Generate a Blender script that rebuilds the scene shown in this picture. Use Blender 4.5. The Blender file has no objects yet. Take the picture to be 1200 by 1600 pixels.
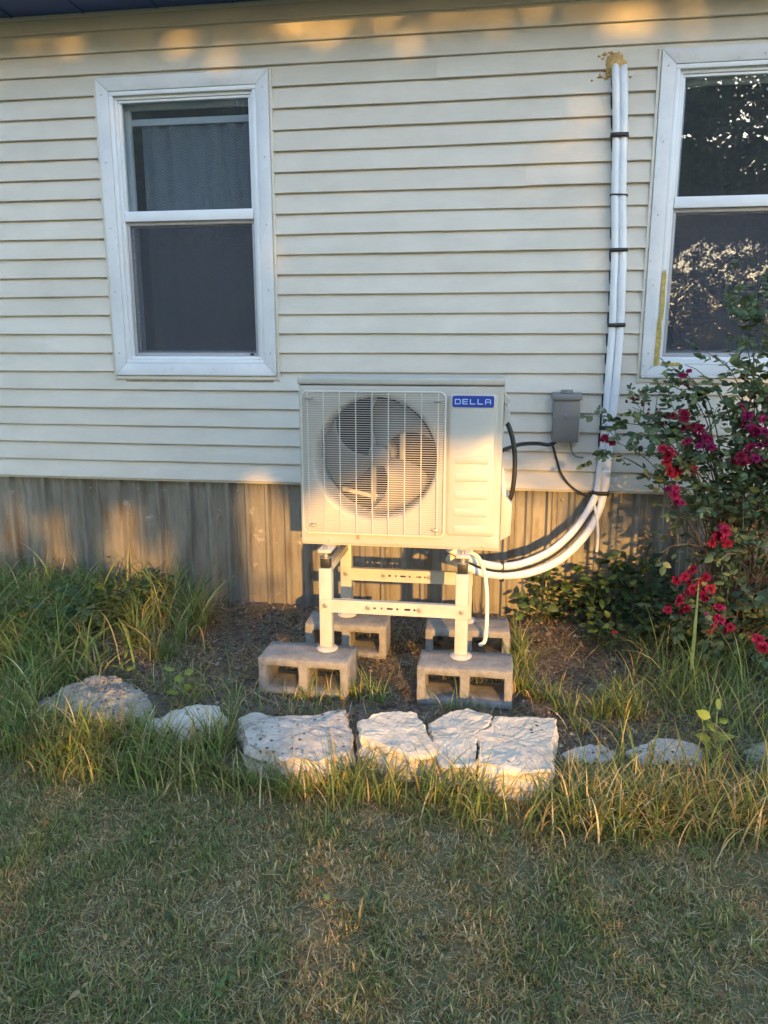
import bpy, bmesh, math, random
import numpy as np
from mathutils import Vector, Matrix, noise

SC = bpy.context.scene
COL = SC.collection
R = math.radians

# ------------------------------------------------------------------ camera
CAM = Vector((0.0, -4.1556, 1.4792))
YAW, PITCH, FPX = -0.15082, 0.21201, 1205.0        # radians, radians, pixels on a 1200 x 1600 picture
FWD = Vector((math.sin(YAW)*math.cos(PITCH), math.cos(YAW)*math.cos(PITCH), -math.sin(PITCH)))
RGT = Vector((math.cos(YAW), -math.sin(YAW), 0.0))
UPV = RGT.cross(FWD)
cd = bpy.data.cameras.new('camera'); co = bpy.data.objects.new('camera', cd); COL.objects.link(co)
cd.sensor_fit = 'HORIZONTAL'; cd.sensor_width = 36.0; cd.lens = 36.0*FPX/1200.0
cd.clip_start = 0.05; cd.clip_end = 2000.0
co.matrix_world = Matrix(((RGT.x, UPV.x, -FWD.x, CAM.x), (RGT.y, UPV.y, -FWD.y, CAM.y), (RGT.z, UPV.z, -FWD.z, CAM.z), (0, 0, 0, 1)))
SC.camera = co

# ------------------------------------------------------------------ sky, sun, exposure
SUN_AZ, SUN_EL = R(18.5), R(10.5)                   # low evening sun, behind and to the right of the viewer
TRAVEL = Vector((-math.sin(SUN_AZ)*math.cos(SUN_EL), math.cos(SUN_AZ)*math.cos(SUN_EL), -math.sin(SUN_EL)))
w = bpy.data.worlds.new('World'); SC.world = w; w.use_nodes = True
nt = w.node_tree; nt.nodes.clear()
sky = nt.nodes.new('ShaderNodeTexSky'); sky.sky_type = 'NISHITA'; sky.sun_disc = False
sky.sun_elevation = SUN_EL; sky.sun_rotation = math.atan2(-TRAVEL.x, -TRAVEL.y)
sky.air_density = 1.0; sky.dust_density = 0.5; sky.ozone_density = 1.6
bg = nt.nodes.new('ShaderNodeBackground'); bg.inputs[1].default_value = 0.15
wo = nt.nodes.new('ShaderNodeOutputWorld')
nt.links.new(sky.outputs[0], bg.inputs[0]); nt.links.new(bg.outputs[0], wo.inputs[0])
ld = bpy.data.lights.new('sun', 'SUN'); ld.energy = 1.4; ld.angle = R(0.55); ld.color = (1.0, 0.52, 0.12)
w.cycles.sampling_method = 'NONE'
lo = bpy.data.objects.new('sun', ld); COL.objects.link(lo); lo.rotation_euler = TRAVEL.to_track_quat('-Z', 'Y').to_euler()
SC.view_settings.view_transform = 'Standard'; SC.view_settings.look = 'None'
SC.view_settings.exposure = 2.65; SC.view_settings.gamma = 1.0; SC.view_settings.use_curve_mapping = False
SC.render.engine = 'CYCLES'
SC.cycles.use_denoising = True
SC.cycles.max_bounces = 6; SC.cycles.diffuse_bounces = 3; SC.cycles.transparent_max_bounces = 10
SC.cycles.sample_clamp_direct = 1.5; SC.cycles.sample_clamp_indirect = 0.6

# ------------------------------------------------------------------ measuring helpers (photo pixel + known plane -> metres)
def ray(px, py):
    return FWD + RGT*((px-600)/FPX) + UPV*((800-py)/FPX)
def W(px, py, Y=0.0):
    d = ray(px, py); return CAM + d*((Y-CAM.y)/d.y)
def G(px, py, z=0.0):
    d = ray(px, py); return CAM + d*((z-CAM.z)/d.z)

# ------------------------------------------------------------------ mesh helpers
WO = {}                                              # world origin of every object that parents others
def tag(o, label=None, cat=None, group=None, kind=None):
    if label: o['label'] = label
    if cat: o['category'] = cat
    if group: o['group'] = group
    if kind: o['kind'] = kind
    return o
def empty(name, loc, label=None, cat=None, group=None):
    o = bpy.data.objects.new(name, None); COL.objects.link(o); o.location = loc
    o.empty_display_size = 0.1; WO[o.name] = Vector(loc)
    return tag(o, label, cat, group)
def link(name, me, mat, parent=None):
    o = bpy.data.objects.new(name, me); COL.objects.link(o)
    if mat is not None and len(me.materials) == 0: me.materials.append(mat)
    if parent is not None:
        o.parent = parent; WO[o.name] = WO[parent.name]
    else:
        WO[o.name] = Vector((0, 0, 0))
    return o

class MB:
    def __init__(s): s.v = []; s.f = []
    def add(s, vs, fs):
        n = len(s.v); s.v += [tuple(v) for v in vs]; s.f += [tuple(i+n for i in f) for f in fs]; return s
    def box(s, x0, x1, y0, y1, z0, z1):
        return s.add([(x0,y0,z0),(x1,y0,z0),(x1,y1,z0),(x0,y1,z0),(x0,y0,z1),(x1,y0,z1),(x1,y1,z1),(x0,y1,z1)],
                     [(0,3,2,1),(4,5,6,7),(0,1,5,4),(1,2,6,5),(2,3,7,6),(3,0,4,7)])
    def prism(s, poly, a, b, axis='y'):
        n = len(poly)
        def P(p, q): return (p[0], q, p[1]) if axis == 'y' else ((q, p[0], p[1]) if axis == 'x' else (p[0], p[1], q))
        vs = [P(p, a) for p in poly] + [P(p, b) for p in poly]
        fs = [tuple(range(n)), tuple(range(2*n-1, n-1, -1))] + [(i, i+n, (i+1) % n+n, (i+1) % n) for i in range(n)]
        return s.add(vs, fs)
    def tube(s, pts, r, seg=8, cap=True):
        pts = [Vector(p) for p in pts]; n = len(pts)
        rs = r if isinstance(r, (list, tuple)) else [r]*n
        vs = []; up = None
        for i in range(n):
            t = (pts[min(i+1, n-1)]-pts[max(i-1, 0)])
            if t.length < 1e-9: t = Vector((0, 0, 1))
            t.normalize()
            if up is None:
                a = Vector((0, 0, 1)) if abs(t.z) < 0.9 else Vector((1, 0, 0)); up = t.cross(a).normalized()
            up = (up - t*up.dot(t))
            if up.length < 1e-6: up = t.orthogonal()
            up.normalize(); bi = t.cross(up)
            for k in range(seg):
                a = 2*math.pi*k/seg
                vs.append(pts[i] + (up*math.cos(a)+bi*math.sin(a))*rs[i])
        fs = [(i*seg+k, i*seg+(k+1) % seg, (i+1)*seg+(k+1) % seg, (i+1)*seg+k) for i in range(n-1) for k in range(seg)]
        if cap: fs += [tuple(range(seg-1, -1, -1)), tuple((n-1)*seg+k for k in range(seg))]
        return s.add(vs, fs)
    def lathe(s, prof, c, axis='z', seg=24):
        c = Vector(c); vs = []
        for (r, h) in prof:
            for k in range(seg):
                a = 2*math.pi*k/seg
                if axis == 'z': vs.append(c+Vector((r*math.cos(a), r*math.sin(a), h)))
                else: vs.append(c+Vector((r*math.cos(a), h, r*math.sin(a))))
        n = len(prof)
        fs = [(i*seg+k, i*seg+(k+1) % seg, (i+1)*seg+(k+1) % seg, (i+1)*seg+k) for i in range(n-1) for k in range(seg)]
        return s.add(vs, fs)
    def build(s, name, mat, parent=None, smooth=False, bevel=0.0, bseg=2, fix=True):
        o0 = WO[parent.name] if parent is not None else Vector((0, 0, 0))
        me = bpy.data.meshes.new(name)
        me.from_pydata([(v[0]-o0.x, v[1]-o0.y, v[2]-o0.z) for v in s.v], [], s.f)
        if bevel or fix:
            bm = bmesh.new(); bm.from_mesh(me)
            if fix: bmesh.ops.recalc_face_normals(bm, faces=bm.faces)
            if bevel:
                es = [e for e in bm.edges if e.is_manifold and e.calc_face_angle(0) > 0.5]
                bmesh.ops.bevel(bm, geom=es, offset=bevel, segments=bseg, affect='EDGES', profile=0.5, clamp_overlap=True)
            bm.to_mesh(me); bm.free()
        if smooth or bevel:
            me.shade_smooth()
            me.set_sharp_from_angle(angle=R(40))
        return link(name, me, mat, parent)

def spline(pts, n=8):
    P = [Vector(p) for p in pts]; out = []
    for i in range(len(P)-1):
        p0 = P[max(i-1, 0)]; p1 = P[i]; p2 = P[i+1]; p3 = P[min(i+2, len(P)-1)]
        for k in range(n):
            t = k/n
            out.append(0.5*((2*p1)+(p2-p0)*t+(2*p0-5*p1+4*p2-p3)*t*t+(3*p1-p0-3*p2+p3)*t**3))
    return out+[P[-1]]
def fast_mesh(name, V, T, colors=None):
    """V (n,3) float, T (m,3) int triangles, colors (n,3)"""
    me = bpy.data.meshes.new(name)
    me.vertices.add(len(V)); me.vertices.foreach_set('co', V.astype(np.float32).ravel())
    me.loops.add(T.size); me.loops.foreach_set('vertex_index', T.astype(np.int32).ravel())
    me.polygons.add(len(T))
    me.polygons.foreach_set('loop_start', np.arange(0, T.size, 3, dtype=np.int32))
    me.polygons.foreach_set('loop_total', np.full(len(T), 3, dtype=np.int32))
    me.update(calc_edges=True)
    if colors is not None:
        at = me.color_attributes.new('tint', 'FLOAT_COLOR', 'POINT')
        c4 = np.ones((len(V), 4), np.float32); c4[:, :3] = colors
        at.data.foreach_set('color', c4.ravel())
    return me
def sstep(a, b, x):
    t = np.clip((x-a)/(b-a), 0, 1); return t*t*(3-2*t)

# ------------------------------------------------------------------ materials
def new_mat(name):
    m = bpy.data.materials.new(name); m.use_nodes = True
    n = m.node_tree.nodes; b = n['Principled BSDF']; return m, n, m.node_tree.links, b
def mapping(n, l, scale=(1, 1, 1), coord='Object', rot=(0, 0, 0)):
    tc = n.new('ShaderNodeTexCoord'); mp = n.new('ShaderNodeMapping')
    mp.inputs['Scale'].default_value = scale; mp.inputs['Rotation'].default_value = rot
    l.new(tc.outputs[coord], mp.inputs[0]); return mp.outputs[0]
def nz(n, l, vec, scale, detail=4, rough=0.55):
    t = n.new('ShaderNodeTexNoise'); t.inputs['Scale'].default_value = scale; t.inputs['Detail'].default_value = detail
    t.inputs['Roughness'].default_value = rough; l.new(vec, t.inputs['Vector']); return t.outputs['Fac']
def ramp(n, l, fac, stops):
    r = n.new('ShaderNodeValToRGB'); e = r.color_ramp.elements
    while len(e) < len(stops): e.new(0.5)
    for i, (p, c) in enumerate(stops):
        e[i].position = p; e[i].color = (*c, 1) if len(c) == 3 else c
    l.new(fac, r.inputs[0]); return r.outputs[0]
def mix(n, l, fac, a, b, mode='MIX'):
    m = n.new('ShaderNodeMix'); m.data_type = 'RGBA'; m.blend_type = mode
    for sock, val in ((0, fac), (6, a), (7, b)):
        if hasattr(val, 'is_linked') or hasattr(val, 'links'): l.new(val, m.inputs[sock])
        elif sock == 0: m.inputs[0].default_value = val
        else: m.inputs[sock].default_value = (*val, 1)
    return m.outputs[2]
def bump(n, l, b, h, strength=0.2, dist=0.01):
    bp = n.new('ShaderNodeBump'); bp.inputs['Strength'].default_value = strength; bp.inputs['Distance'].default_value = dist
    l.new(h, bp.inputs['Height']); l.new(bp.outputs[0], b.inputs['Normal'])
def simple(name, col, rough=0.5, metal=0.0, var=0.12, vscale=30, spec=0.5, bmp=0.0):
    m, n, l, b = new_mat(name)
    v = mapping(n, l); f = nz(n, l, v, vscale)
    c = ramp(n, l, f, [(0.25, tuple(x*(1-var) for x in col)), (0.75, tuple(min(1, x*(1+var)) for x in col))])
    l.new(c, b.inputs['Base Color']); b.inputs['Roughness'].default_value = rough; b.inputs['Metallic'].default_value = metal
    b.inputs['Specular IOR Level'].default_value = spec
    if bmp: bump(n, l, b, nz(n, l, v, vscale*3), bmp, 0.004)
    return m
M = {}
def make_siding():
    m, n, l, b = new_mat('vinyl_siding')
    oi = n.new('ShaderNodeObjectInfo')
    v = mapping(n, l)
    grain = nz(n, l, mapping(n, l, (3, 3, 160)), 9, 5, 0.65)
    cloud = nz(n, l, mapping(n, l, (1.2, 1, 3.0)), 2.2, 4, 0.6)
    base = ramp(n, l, cloud, [(0.3, (0.595, 0.552, 0.487)), (0.7, (0.68, 0.637, 0.570))])
    per = ramp(n, l, oi.outputs['Random'], [(0, (0.93, 0.93, 0.92)), (1, (1.0, 1.0, 1.0))])
    base = mix(n, l, 1.0, base, per, 'MULTIPLY')
    g = ramp(n, l, grain, [(0.35, (0.82, 0.81, 0.79)), (0.62, (1, 1, 1))])
    base = mix(n, l, 0.55, base, g, 'MULTIPLY')
    # small dark scuffs and fly specks, gathered in patches
    sp = n.new('ShaderNodeTexVoronoi'); sp.inputs['Scale'].default_value = 42; l.new(mapping(n, l, (1, 1, 0.8)), sp.inputs['Vector'])
    spm = ramp(n, l, sp.outputs['Distance'], [(0.02, (1, 1, 1)), (0.075, (0, 0, 0))])
    pat = ramp(n, l, nz(n, l, v, 3.1, 3), [(0.50, (0, 0, 0)), (0.64, (1, 1, 1))])
    spk = mix(n, l, 1.0, spm, pat, 'MULTIPLY')
    base = mix(n, l, spk, base, (0.17, 0.14, 0.11))
    scf = ramp(n, l, nz(n, l, mapping(n, l, (14, 1, 40)), 6, 6, 0.75), [(0.68, (0, 0, 0)), (0.74, (1, 1, 1))])
    scf = mix(n, l, 1.0, scf, pat, 'MULTIPLY')
    base = mix(n, l, scf, base, (0.36, 0.33, 0.28))
    l.new(base, b.inputs['Base Color']); b.inputs['Roughness'].default_value = 0.48
    b.inputs['Specular IOR Level'].default_value = 0.35
    bump(n, l, b, grain, 0.5, 0.0022)
    return m
M['siding'] = make_siding()
def make_trim():
    m, n, l, b = new_mat('white_window_paint')
    v = mapping(n, l)
    base = ramp(n, l, nz(n, l, v, 5, 5), [(0.3, (0.56, 0.57, 0.60)), (0.7, (0.68, 0.685, 0.70))])
    dirt = ramp(n, l, nz(n, l, v, 38, 8, 0.8), [(0.58, (0, 0, 0)), (0.76, (1, 1, 1))])
    base = mix(n, l, dirt, base, (0.30, 0.28, 0.26))
    l.new(base, b.inputs['Base Color']); b.inputs['Roughness'].default_value = 0.42
    bump(n, l, b, nz(n, l, v, 60), 0.08, 0.003)
    return m
M['trim'] = make_trim()
M['vinyl_white'] = simple('white_vinyl', (0.70, 0.71, 0.735), 0.35, var=0.05, vscale=8)
M['screen_frame'] = simple('grey_screen_frame', (0.36, 0.36, 0.38), 0.45, var=0.1)
M['jchannel'] = simple('cream_channel', (0.60, 0.55, 0.46), 0.45, var=0.08, vscale=6)
M['soffit'] = simple('blue_soffit_paint', (0.035, 0.085, 0.27), 0.45, var=0.15, vscale=4)
M['roof'] = simple('blue_metal_roof', (0.03, 0.06, 0.15), 0.4, metal=0.3)
M['oldwood'] = simple('bare_yellow_wood', (0.42, 0.31, 0.08), 0.7, var=0.4, vscale=60, bmp=0.4)
M['seal'] = simple('brown_stained_sealant', (0.27, 0.20, 0.13), 0.8, var=0.3, vscale=40)
def make_skirt():
    m, n, l, b = new_mat('weathered_ribbed_tin')
    oi = n.new('ShaderNodeObjectInfo')
    v = mapping(n, l)
    st = nz(n, l, mapping(n, l, (8, 8, 1.3)), 2.0, 5, 0.6)
    st2 = nz(n, l, mapping(n, l, (60, 60, 2.2)), 3.0, 6, 0.7)
    base = ramp(n, l, st, [(0.28, (0.145, 0.115, 0.09)), (0.42, (0.205, 0.20, 0.19)), (0.58, (0.265, 0.26, 0.25)), (0.76, (0.135, 0.105, 0.078))])
    fine = ramp(n, l, st2, [(0.3, (0.84, 0.82, 0.78)), (0.65, (1.04, 1.03, 1.0))])
    base = mix(n, l, 0.8, base, fine, 'MULTIPLY')
    per = ramp(n, l, oi.outputs['Random'], [(0.0, (0.92, 0.92, 0.92)), (0.5, (1.15, 1.15, 1.15)), (1.0, (0.85, 0.76, 0.66))])
    base = mix(n, l, 1.0, base, per, 'MULTIPLY')
    bl = ramp(n, l, nz(n, l, v, 9, 6, 0.7), [(0.62, (0, 0, 0)), (0.70, (1, 1, 1))])
    base = mix(n, l, bl, base, (0.42, 0.40, 0.36))
    l.new(base, b.inputs['Base Color']); b.inputs['Metallic'].default_value = 0.35
    r = ramp(n, l, st2, [(0.3, (0.55, 0.55, 0.55)), (0.7, (0.36, 0.36, 0.36))]); l.new(r, b.inputs['Roughness'])
    bump(n, l, b, st2, 0.25, 0.004)
    return m
M['skirt'] = make_skirt()
def make_glass():
    m, n, l, b = new_mat('window_glass')
    n.remove(b); out = n['Material Output']
    tr = n.new('ShaderNodeBsdfTransparent'); tr.inputs[0].default_value = (0.82, 0.87, 0.90, 1)
    gl = n.new('ShaderNodeBsdfGlossy'); gl.inputs['Roughness'].default_value = 0.004; gl.inputs[0].default_value = (0.95, 0.97, 1, 1)
    fr = n.new('ShaderNodeFresnel'); fr.inputs[0].default_value = 2.5
    v = mapping(n, l)
    bp = n.new('ShaderNodeBump'); bp.inputs['Strength'].default_value = 0.03; bp.inputs['Distance'].default_value = 0.004
    l.new(nz(n, l, v, 3, 2), bp.inputs['Height']); l.new(bp.outputs[0], gl.inputs['Normal'])
    mx = n.new('ShaderNodeMixShader'); ge = n.new('ShaderNodeNewGeometry'); iv = n.new('ShaderNodeMath'); iv.operation = 'SUBTRACT'; iv.inputs[0].default_value = 1.0; l.new(ge.outputs['Backfacing'], iv.inputs[1])
    fm = n.new('ShaderNodeMath'); fm.operation = 'MULTIPLY'; l.new(fr.outputs[0], fm.inputs[0]); l.new(iv.outputs[0], fm.inputs[1]); l.new(fm.outputs[0], mx.inputs[0]); l.new(tr.outputs[0], mx.inputs[1]); l.new(gl.outputs[0], mx.inputs[2])
    # thin dust and paint flecks on the outside
    df = n.new('ShaderNodeBsdfDiffuse'); df.inputs[0].default_value = (0.62, 0.64, 0.68, 1)
    vo = n.new('ShaderNodeTexVoronoi'); vo.inputs['Scale'].default_value = 55; l.new(mapping(n, l, (1, 1, 0.7)), vo.inputs['Vector'])
    a = ramp(n, l, vo.outputs['Distance'], [(0.05, (1, 1, 1)), (0.13, (0, 0, 0))])
    p = ramp(n, l, nz(n, l, v, 9, 4, 0.7), [(0.60, (0, 0, 0)), (0.66, (1, 1, 1))])
    dm = mix(n, l, 1.0, a, p, 'MULTIPLY')
    dm2 = mix(n, l, 1.0, dm, (0.035, 0.035, 0.035), 'ADD')
    m2 = n.new('ShaderNodeMixShader'); l.new(dm2, m2.inputs[0]); l.new(mx.outputs[0], m2.inputs[1]); l.new(df.outputs[0], m2.inputs[2])
    l.new(m2.outputs[0], out.inputs[0]); return m
M['glass'] = make_glass()
def make_screen():
    m, n, l, b = new_mat('insect_mesh')
    out = n['Material Output']
    b.inputs['Base Color'].default_value = (0.06, 0.065, 0.085, 1); b.inputs['Roughness'].default_value = 0.6
    tr = n.new('ShaderNodeBsdfTransparent')
    f = nz(n, l, mapping(n, l, (30, 1, 300)), 1.2, 3)
    f2 = nz(n, l, mapping(n, l, (300, 1, 40)), 1.0, 2)
    a = ramp(n, l, f, [(0.35, (0.30, 0.30, 0.30)), (0.65, (0.44, 0.44, 0.44))])
    a2 = ramp(n, l, f2, [(0.35, (0.93, 0.93, 0.93)), (0.65, (1, 1, 1))])
    a = mix(n, l, 1.0, a, a2, 'MULTIPLY')
    mx = n.new('ShaderNodeMixShader'); l.new(a, mx.inputs[0]); l.new(tr.outputs[0], mx.inputs[1]); l.new(b.outputs[0], mx.inputs[2])
    l.new(mx.outputs[0], out.inputs[0]); return m
M['screen'] = make_screen()
def make_curtain():
    m, n, l, b = new_mat('herringbone_curtain')
    tc = n.new('ShaderNodeTexCoord'); sx = n.new('ShaderNodeSeparateXYZ'); l.new(tc.outputs['Object'], sx.inputs[0])
    def mth(op, a, bb=None):
        q = n.new('ShaderNodeMath'); q.operation = op
        for i, x in enumerate((a, bb)):
            if x is None: continue
            if isinstance(x, (int, float)): q.inputs[i].default_value = x
            else: l.new(x, q.inputs[i])
        return q.outputs[0]
    zig = mth('PINGPONG', sx.outputs[0], 0.034)
    s = mth('ADD', mth('MULTIPLY', zig, 0.9), sx.outputs[2])
    st = mth('SINE', mth('MULTIPLY', s, 400.0))
    c = ramp(n, l, mth('MULTIPLY_ADD', st, 0.5), [(0.2, (0.13, 0.145, 0.17)), (0.6, (0.21, 0.215, 0.23))])
    l.new(c, b.inputs['Base Color']); b.inputs['Roughness'].default_value = 0.9
    return m
M['curtain'] = make_curtain()
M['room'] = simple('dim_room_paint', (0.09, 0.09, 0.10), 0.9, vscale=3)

# ------------------------------------------------------------------ ground
def gh(x, y):
    x = np.asarray(x, float); y = np.asarray(y, float)
    h = 0.008*np.sin(3.1*x+1.3)*np.sin(2.7*y+0.4) + 0.006*np.sin(7.3*x-2.1*y) + 0.004*np.sin(13.7*x+9.1*y+1.0)
    h = h*sstep(0.0, 0.25, -y) + 0.022*np.exp(-(((x+0.42)/0.75)**4+((y+0.90)/0.42)**4))
    return h - 0.03*sstep(1.55, 1.85, -y)
def make_ground():
    xs = np.concatenate([[-600, -200, -60, -25, -12, -7], np.arange(-4.5, 3.51, 0.05), [5, 8, 12, 25, 60, 200, 600]])
    ys = np.concatenate([[-600, -200, -60, -25, -15, -9, -6.5], np.arange(-5, 0.31, 0.05), [1.5, 6, 20, 80, 300, 600]])
    X, Y = np.meshgrid(xs, ys); Z = gh(X, Y)
    rng = np.random.default_rng(5)
    inner = (X > -4.4) & (X < 3.4) & (Y > -4.9) & (Y < 0.2)
    Z = Z + np.where(inner, rng.normal(0, 0.0035, X.shape), 0)
    V = np.stack([X.ravel(), Y.ravel(), Z.ravel()], 1)
    nx, ny = len(xs), len(ys)
    i, j = np.meshgrid(np.arange(nx-1), np.arange(ny-1)); a = (j*nx+i).ravel()
    T = np.concatenate([np.stack([a, a+1, a+nx+1], 1), np.stack([a, a+nx+1, a+nx], 1)])
    me = fast_mesh('ground', V, T); me.shade_smooth()
    m, n, l, b = new_mat('soil_and_thatch')
    v = mapping(n, l)
    sx = n.new('ShaderNodeSeparateXYZ'); l.new(v, sx.inputs[0])
    wob = n.new('ShaderNodeMath'); wob.operation = 'MULTIPLY_ADD'; wob.inputs[1].default_value = 0.5
    l.new(nz(n, l, v, 2.5, 4), wob.inputs[0]); l.new(sx.outputs[1], wob.inputs[2])
    bed = ramp(n, l, wob.outputs[0], [(0.0, (0, 0, 0)), (1.0, (1, 1, 1))])
    mr = n.new('ShaderNodeMapRange'); mr.inputs[1].default_value = -1.55; mr.inputs[2].default_value = -1.25; l.new(wob.outputs[0], mr.inputs[0])
    soil = ramp(n, l, nz(n, l, v, 26, 8, 0.75), [(0.28, (0.08, 0.062, 0.047)), (0.5, (0.175, 0.138, 0.106)), (0.72, (0.31, 0.26, 0.21))])
    lawn = ramp(n, l, nz(n, l, v, 34, 8, 0.75), [(0.28, (0.11, 0.10, 0.05)), (0.5, (0.22, 0.20, 0.10)), (0.72, (0.36, 0.31, 0.18))])
    far = mix(n, l, mr.outputs[0], lawn, soil)
    l.new(far, b.inputs['Base Color']); b.inputs['Roughness'].default_value = 0.95; b.inputs['Specular IOR Level'].default_value = 0.1
    bump(n, l, b, nz(n, l, v, 60, 8, 0.8), 0.9, 0.02)
    return tag(link('ground', me, m), kind='structure')
make_ground()

# ------------------------------------------------------------------ house
house = empty('house', (0, 0, 0), 'cream horizontal-sided house with white windows, blue soffit and ribbed tin skirting', 'house')
COURSE = 0.1016; Z0 = 0.73; NC = 24
HX0, HX1 = -5.2, 4.2
WL = dict(x0=-2.150, x1=-1.219, z0=1.320, z1=2.842)
WR = dict(x0=0.690, x1=1.621, z0=1.322, z1=2.835)
rnd = random.Random(11)
SEAMS = {5: [-1.675], 22: [0.756], 9: [-3.0], 13: [2.5], 2: [2.2], 18: [-2.9, 2.1], 15: [0.1], 12: [-0.62], 7: [-2.55], 20: [-0.35], 3: [0.25]}
def siding_board(i, xa, xb, lift=0.0):
    z = Z0+i*COURSE
    n = max(2, int((xb-xa)/0.12)); prof = [(0.004, 0.004), (-0.0190, 0.0), (-0.0225, 0.0025), (-0.0220, 0.012), (-0.0045, COURSE+0.006), (0.003, COURSE+0.006)]
    V = []; F = []
    ph = rnd.random()*20
    for k in range(n+1):
        x = xa+(xb-xa)*k/n
        dz = 0.0032*noise.noise((x*1.1, i*3.7, ph)) + 0.0008*noise.noise((x*4, i, 3))
        dy = 0.0042*noise.noise((x*1.7, i*1.9, 7.0+ph*0.1))
        for q, (y, h) in enumerate(prof):
            V.append((x, y+(dy if q < 4 else dy*0.2)-lift, z+h+(dz if q < 4 else 0)))
    m = len(prof)
    for k in range(n):
        for q in range(m-1): F.append((k*m+q, (k+1)*m+q, (k+1)*m+q+1, k*m+q+1))
    F += [tuple(range(m)), tuple(n*m+q for q in range(m-1, -1, -1))]
    mb = MB(); mb.add(V, F); mb.build('siding_board', M['siding'], house, smooth=True)
for i in range(NC):
    z = Z0+i*COURSE
    iv = [(HX0, HX1)]
    for wd in (WL, WR):
        if z+COURSE > wd['z0']+0.03 and z < wd['z1']-0.085:
            cut = []
            for a, b_ in iv:
                if a < wd['x0']+0.03 and b_ > wd['x1']-0.03: cut += [(a, wd['x0']+0.03), (wd['x1']-0.03, b_)]
                else: cut.append((a, b_))
            iv = cut
    for a, b_ in iv:
        ss = sorted(s for s in SEAMS.get(i, []) if a+0.1 < s < b_-0.1)
        pts = [a]+ss+[b_]
        for k in range(len(pts)-1):
            siding_board(i, pts[k]-(0.02 if k else 0), pts[k+1], 0.0016*(k % 2))
MB().box(HX0, HX1, 0.006, 0.05, 0.735, WL['z0']+0.04).box(HX0, WL['x0']+0.06, 0.006, 0.05, WL['z0']+0.04, 3.6).box(WL['x1']-0.06, WR['x0']+0.06, 0.006, 0.05, WL['z0']+0.04, 3.6).box(
    WR['x1']-0.06, HX1, 0.006, 0.05, WL['z0']+0.04, 3.6).box(WL['x0']+0.06, WL['x1']-0.06, 0.006, 0.05, WL['z1']-0.04, 3.6).box(WR['x0']+0.06, WR['x1']-0.06, 0.006, 0.05, WR['z1']-0.04, 3.6).build('wall_sheathing', M['seal'], house)
ZS = Z0+NC*COURSE
MB().box(HX0-0.1, HX1+0.1, -0.42, 0.05, ZS-0.012, ZS+0.016).build('soffit', M['soffit'], house)
for k in range(24):
    x = HX0+0.2+k*0.4
    MB().box(x, x+0.012, -0.40, -0.02, ZS-0.018, ZS-0.0125).build('soffit_rib', M['soffit'], house)
MB().box(HX0-0.1, HX1+0.1, -0.45, -0.423, ZS-0.03, ZS+0.16).build('fascia', M['soffit'], house, bevel=0.004)
MB().add([(HX0-0.2, -0.52, ZS+0.155), (HX1+0.2, -0.52, ZS+0.155), (HX1+0.2, 3.6, ZS+1.3), (HX0-0.2, 3.6, ZS+1.3),
          (HX0-0.2, -0.52, ZS+0.18), (HX1+0.2, -0.52, ZS+0.18), (HX1+0.2, 3.6, ZS+1.325), (HX0-0.2, 3.6, ZS+1.325)],
         [(0, 3, 2, 1), (4, 5, 6, 7), (0, 1, 5, 4), (1, 2, 6, 5), (2, 3, 7, 6), (3, 0, 4, 7)]).build('roof', M['roof'], house)
MB().box(HX0, HX1, -0.024, -0.0175, ZS-0.034, ZS-0.013).build('soffit_channel', M['jchannel'], house, bevel=0.002)
MB().box(HX0, HX0+0.05, 0.05, 7, 0, ZS).build('end_wall', M['siding'], house)
MB().box(HX1-0.05, HX1, 0.05, 7, 0, ZS).build('end_wall', M['siding'], house)
MB().box(HX0, HX1, 6.95, 7, 0, ZS+1.2).build('back_wall', M['siding'], house)
# starter strip, just under the lowest course
MB().box(HX0, HX1, -0.008, 0.006, Z0-0.012, Z0+0.003).build('starter_strip', M['jchannel'], house)

# skirting panels
def skirt_panel(xa, xb, seed):
    r = random.Random(seed); prof = []
    x = xa; 
    prof.append((xa, 0.030))
    k = 0; x = xa+0.03
    while x < xb-0.06:
        wdt = 0.028+r.random()*0.006
        major = k % 2 == 0
        hgt = 0.027 if major else 0.014
        prof += [(x, 0.030), (x+0.013, 0.030-hgt), (x+wdt, 0.030-hgt), (x+wdt+0.013, 0.030)]
        if major: prof += [(x+wdt+0.034, 0.030), (x+wdt+0.038, 0.026), (x+wdt+0.044, 0.026), (x+wdt+0.048, 0.030)]
        x += 0.108+r.random()*0.014; k += 1
    prof.append((xb+0.012, 0.030))
    prof = [p for p in prof if p[0] <= xb+0.013]
    zs = [-0.12, 0.05, 0.25, 0.45, 0.62, 0.735]
    V = []; F = []
    for z in zs:
        for (px, py) in prof:
            V.append((px+0.004*noise.noise((px*3, z*3, seed)), py+0.007*noise.noise((px*2.0, z*2.5, seed+9))-0.0025*(seed % 2), z))
    m = len(prof)
    for a in range(len(zs)-1):
        for q in range(m-1): F.append((a*m+q, a*m+q+1, (a+1)*m+q+1, (a+1)*m+q))
    mb = MB(); mb.add(V, F); o = mb.build('skirting_panel', M['skirt'], house, fix=False)
    for q in range(0, int((xb-xa)/0.3)):
        sxp = xa+0.05+q*0.3+0.0
        if sxp < xb-0.05: MB().lathe([(0.0, -0.004), (0.006, -0.003), (0.007, 0.004)], (sxp, 0.012, 0.66+0.01*r.random()), 'y', 8).build('screw_head', M['skirt_screw'], o, smooth=True)
M['skirt_screw'] = simple('screw_zinc', (0.30, 0.29, 0.27), 0.4, metal=0.7)
sx_ = [-5.2, -4.55, -3.64, -2.735, -1.83, -0.92, -0.01, 0.90, 1.81, 2.72, 3.63, 4.2]
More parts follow.
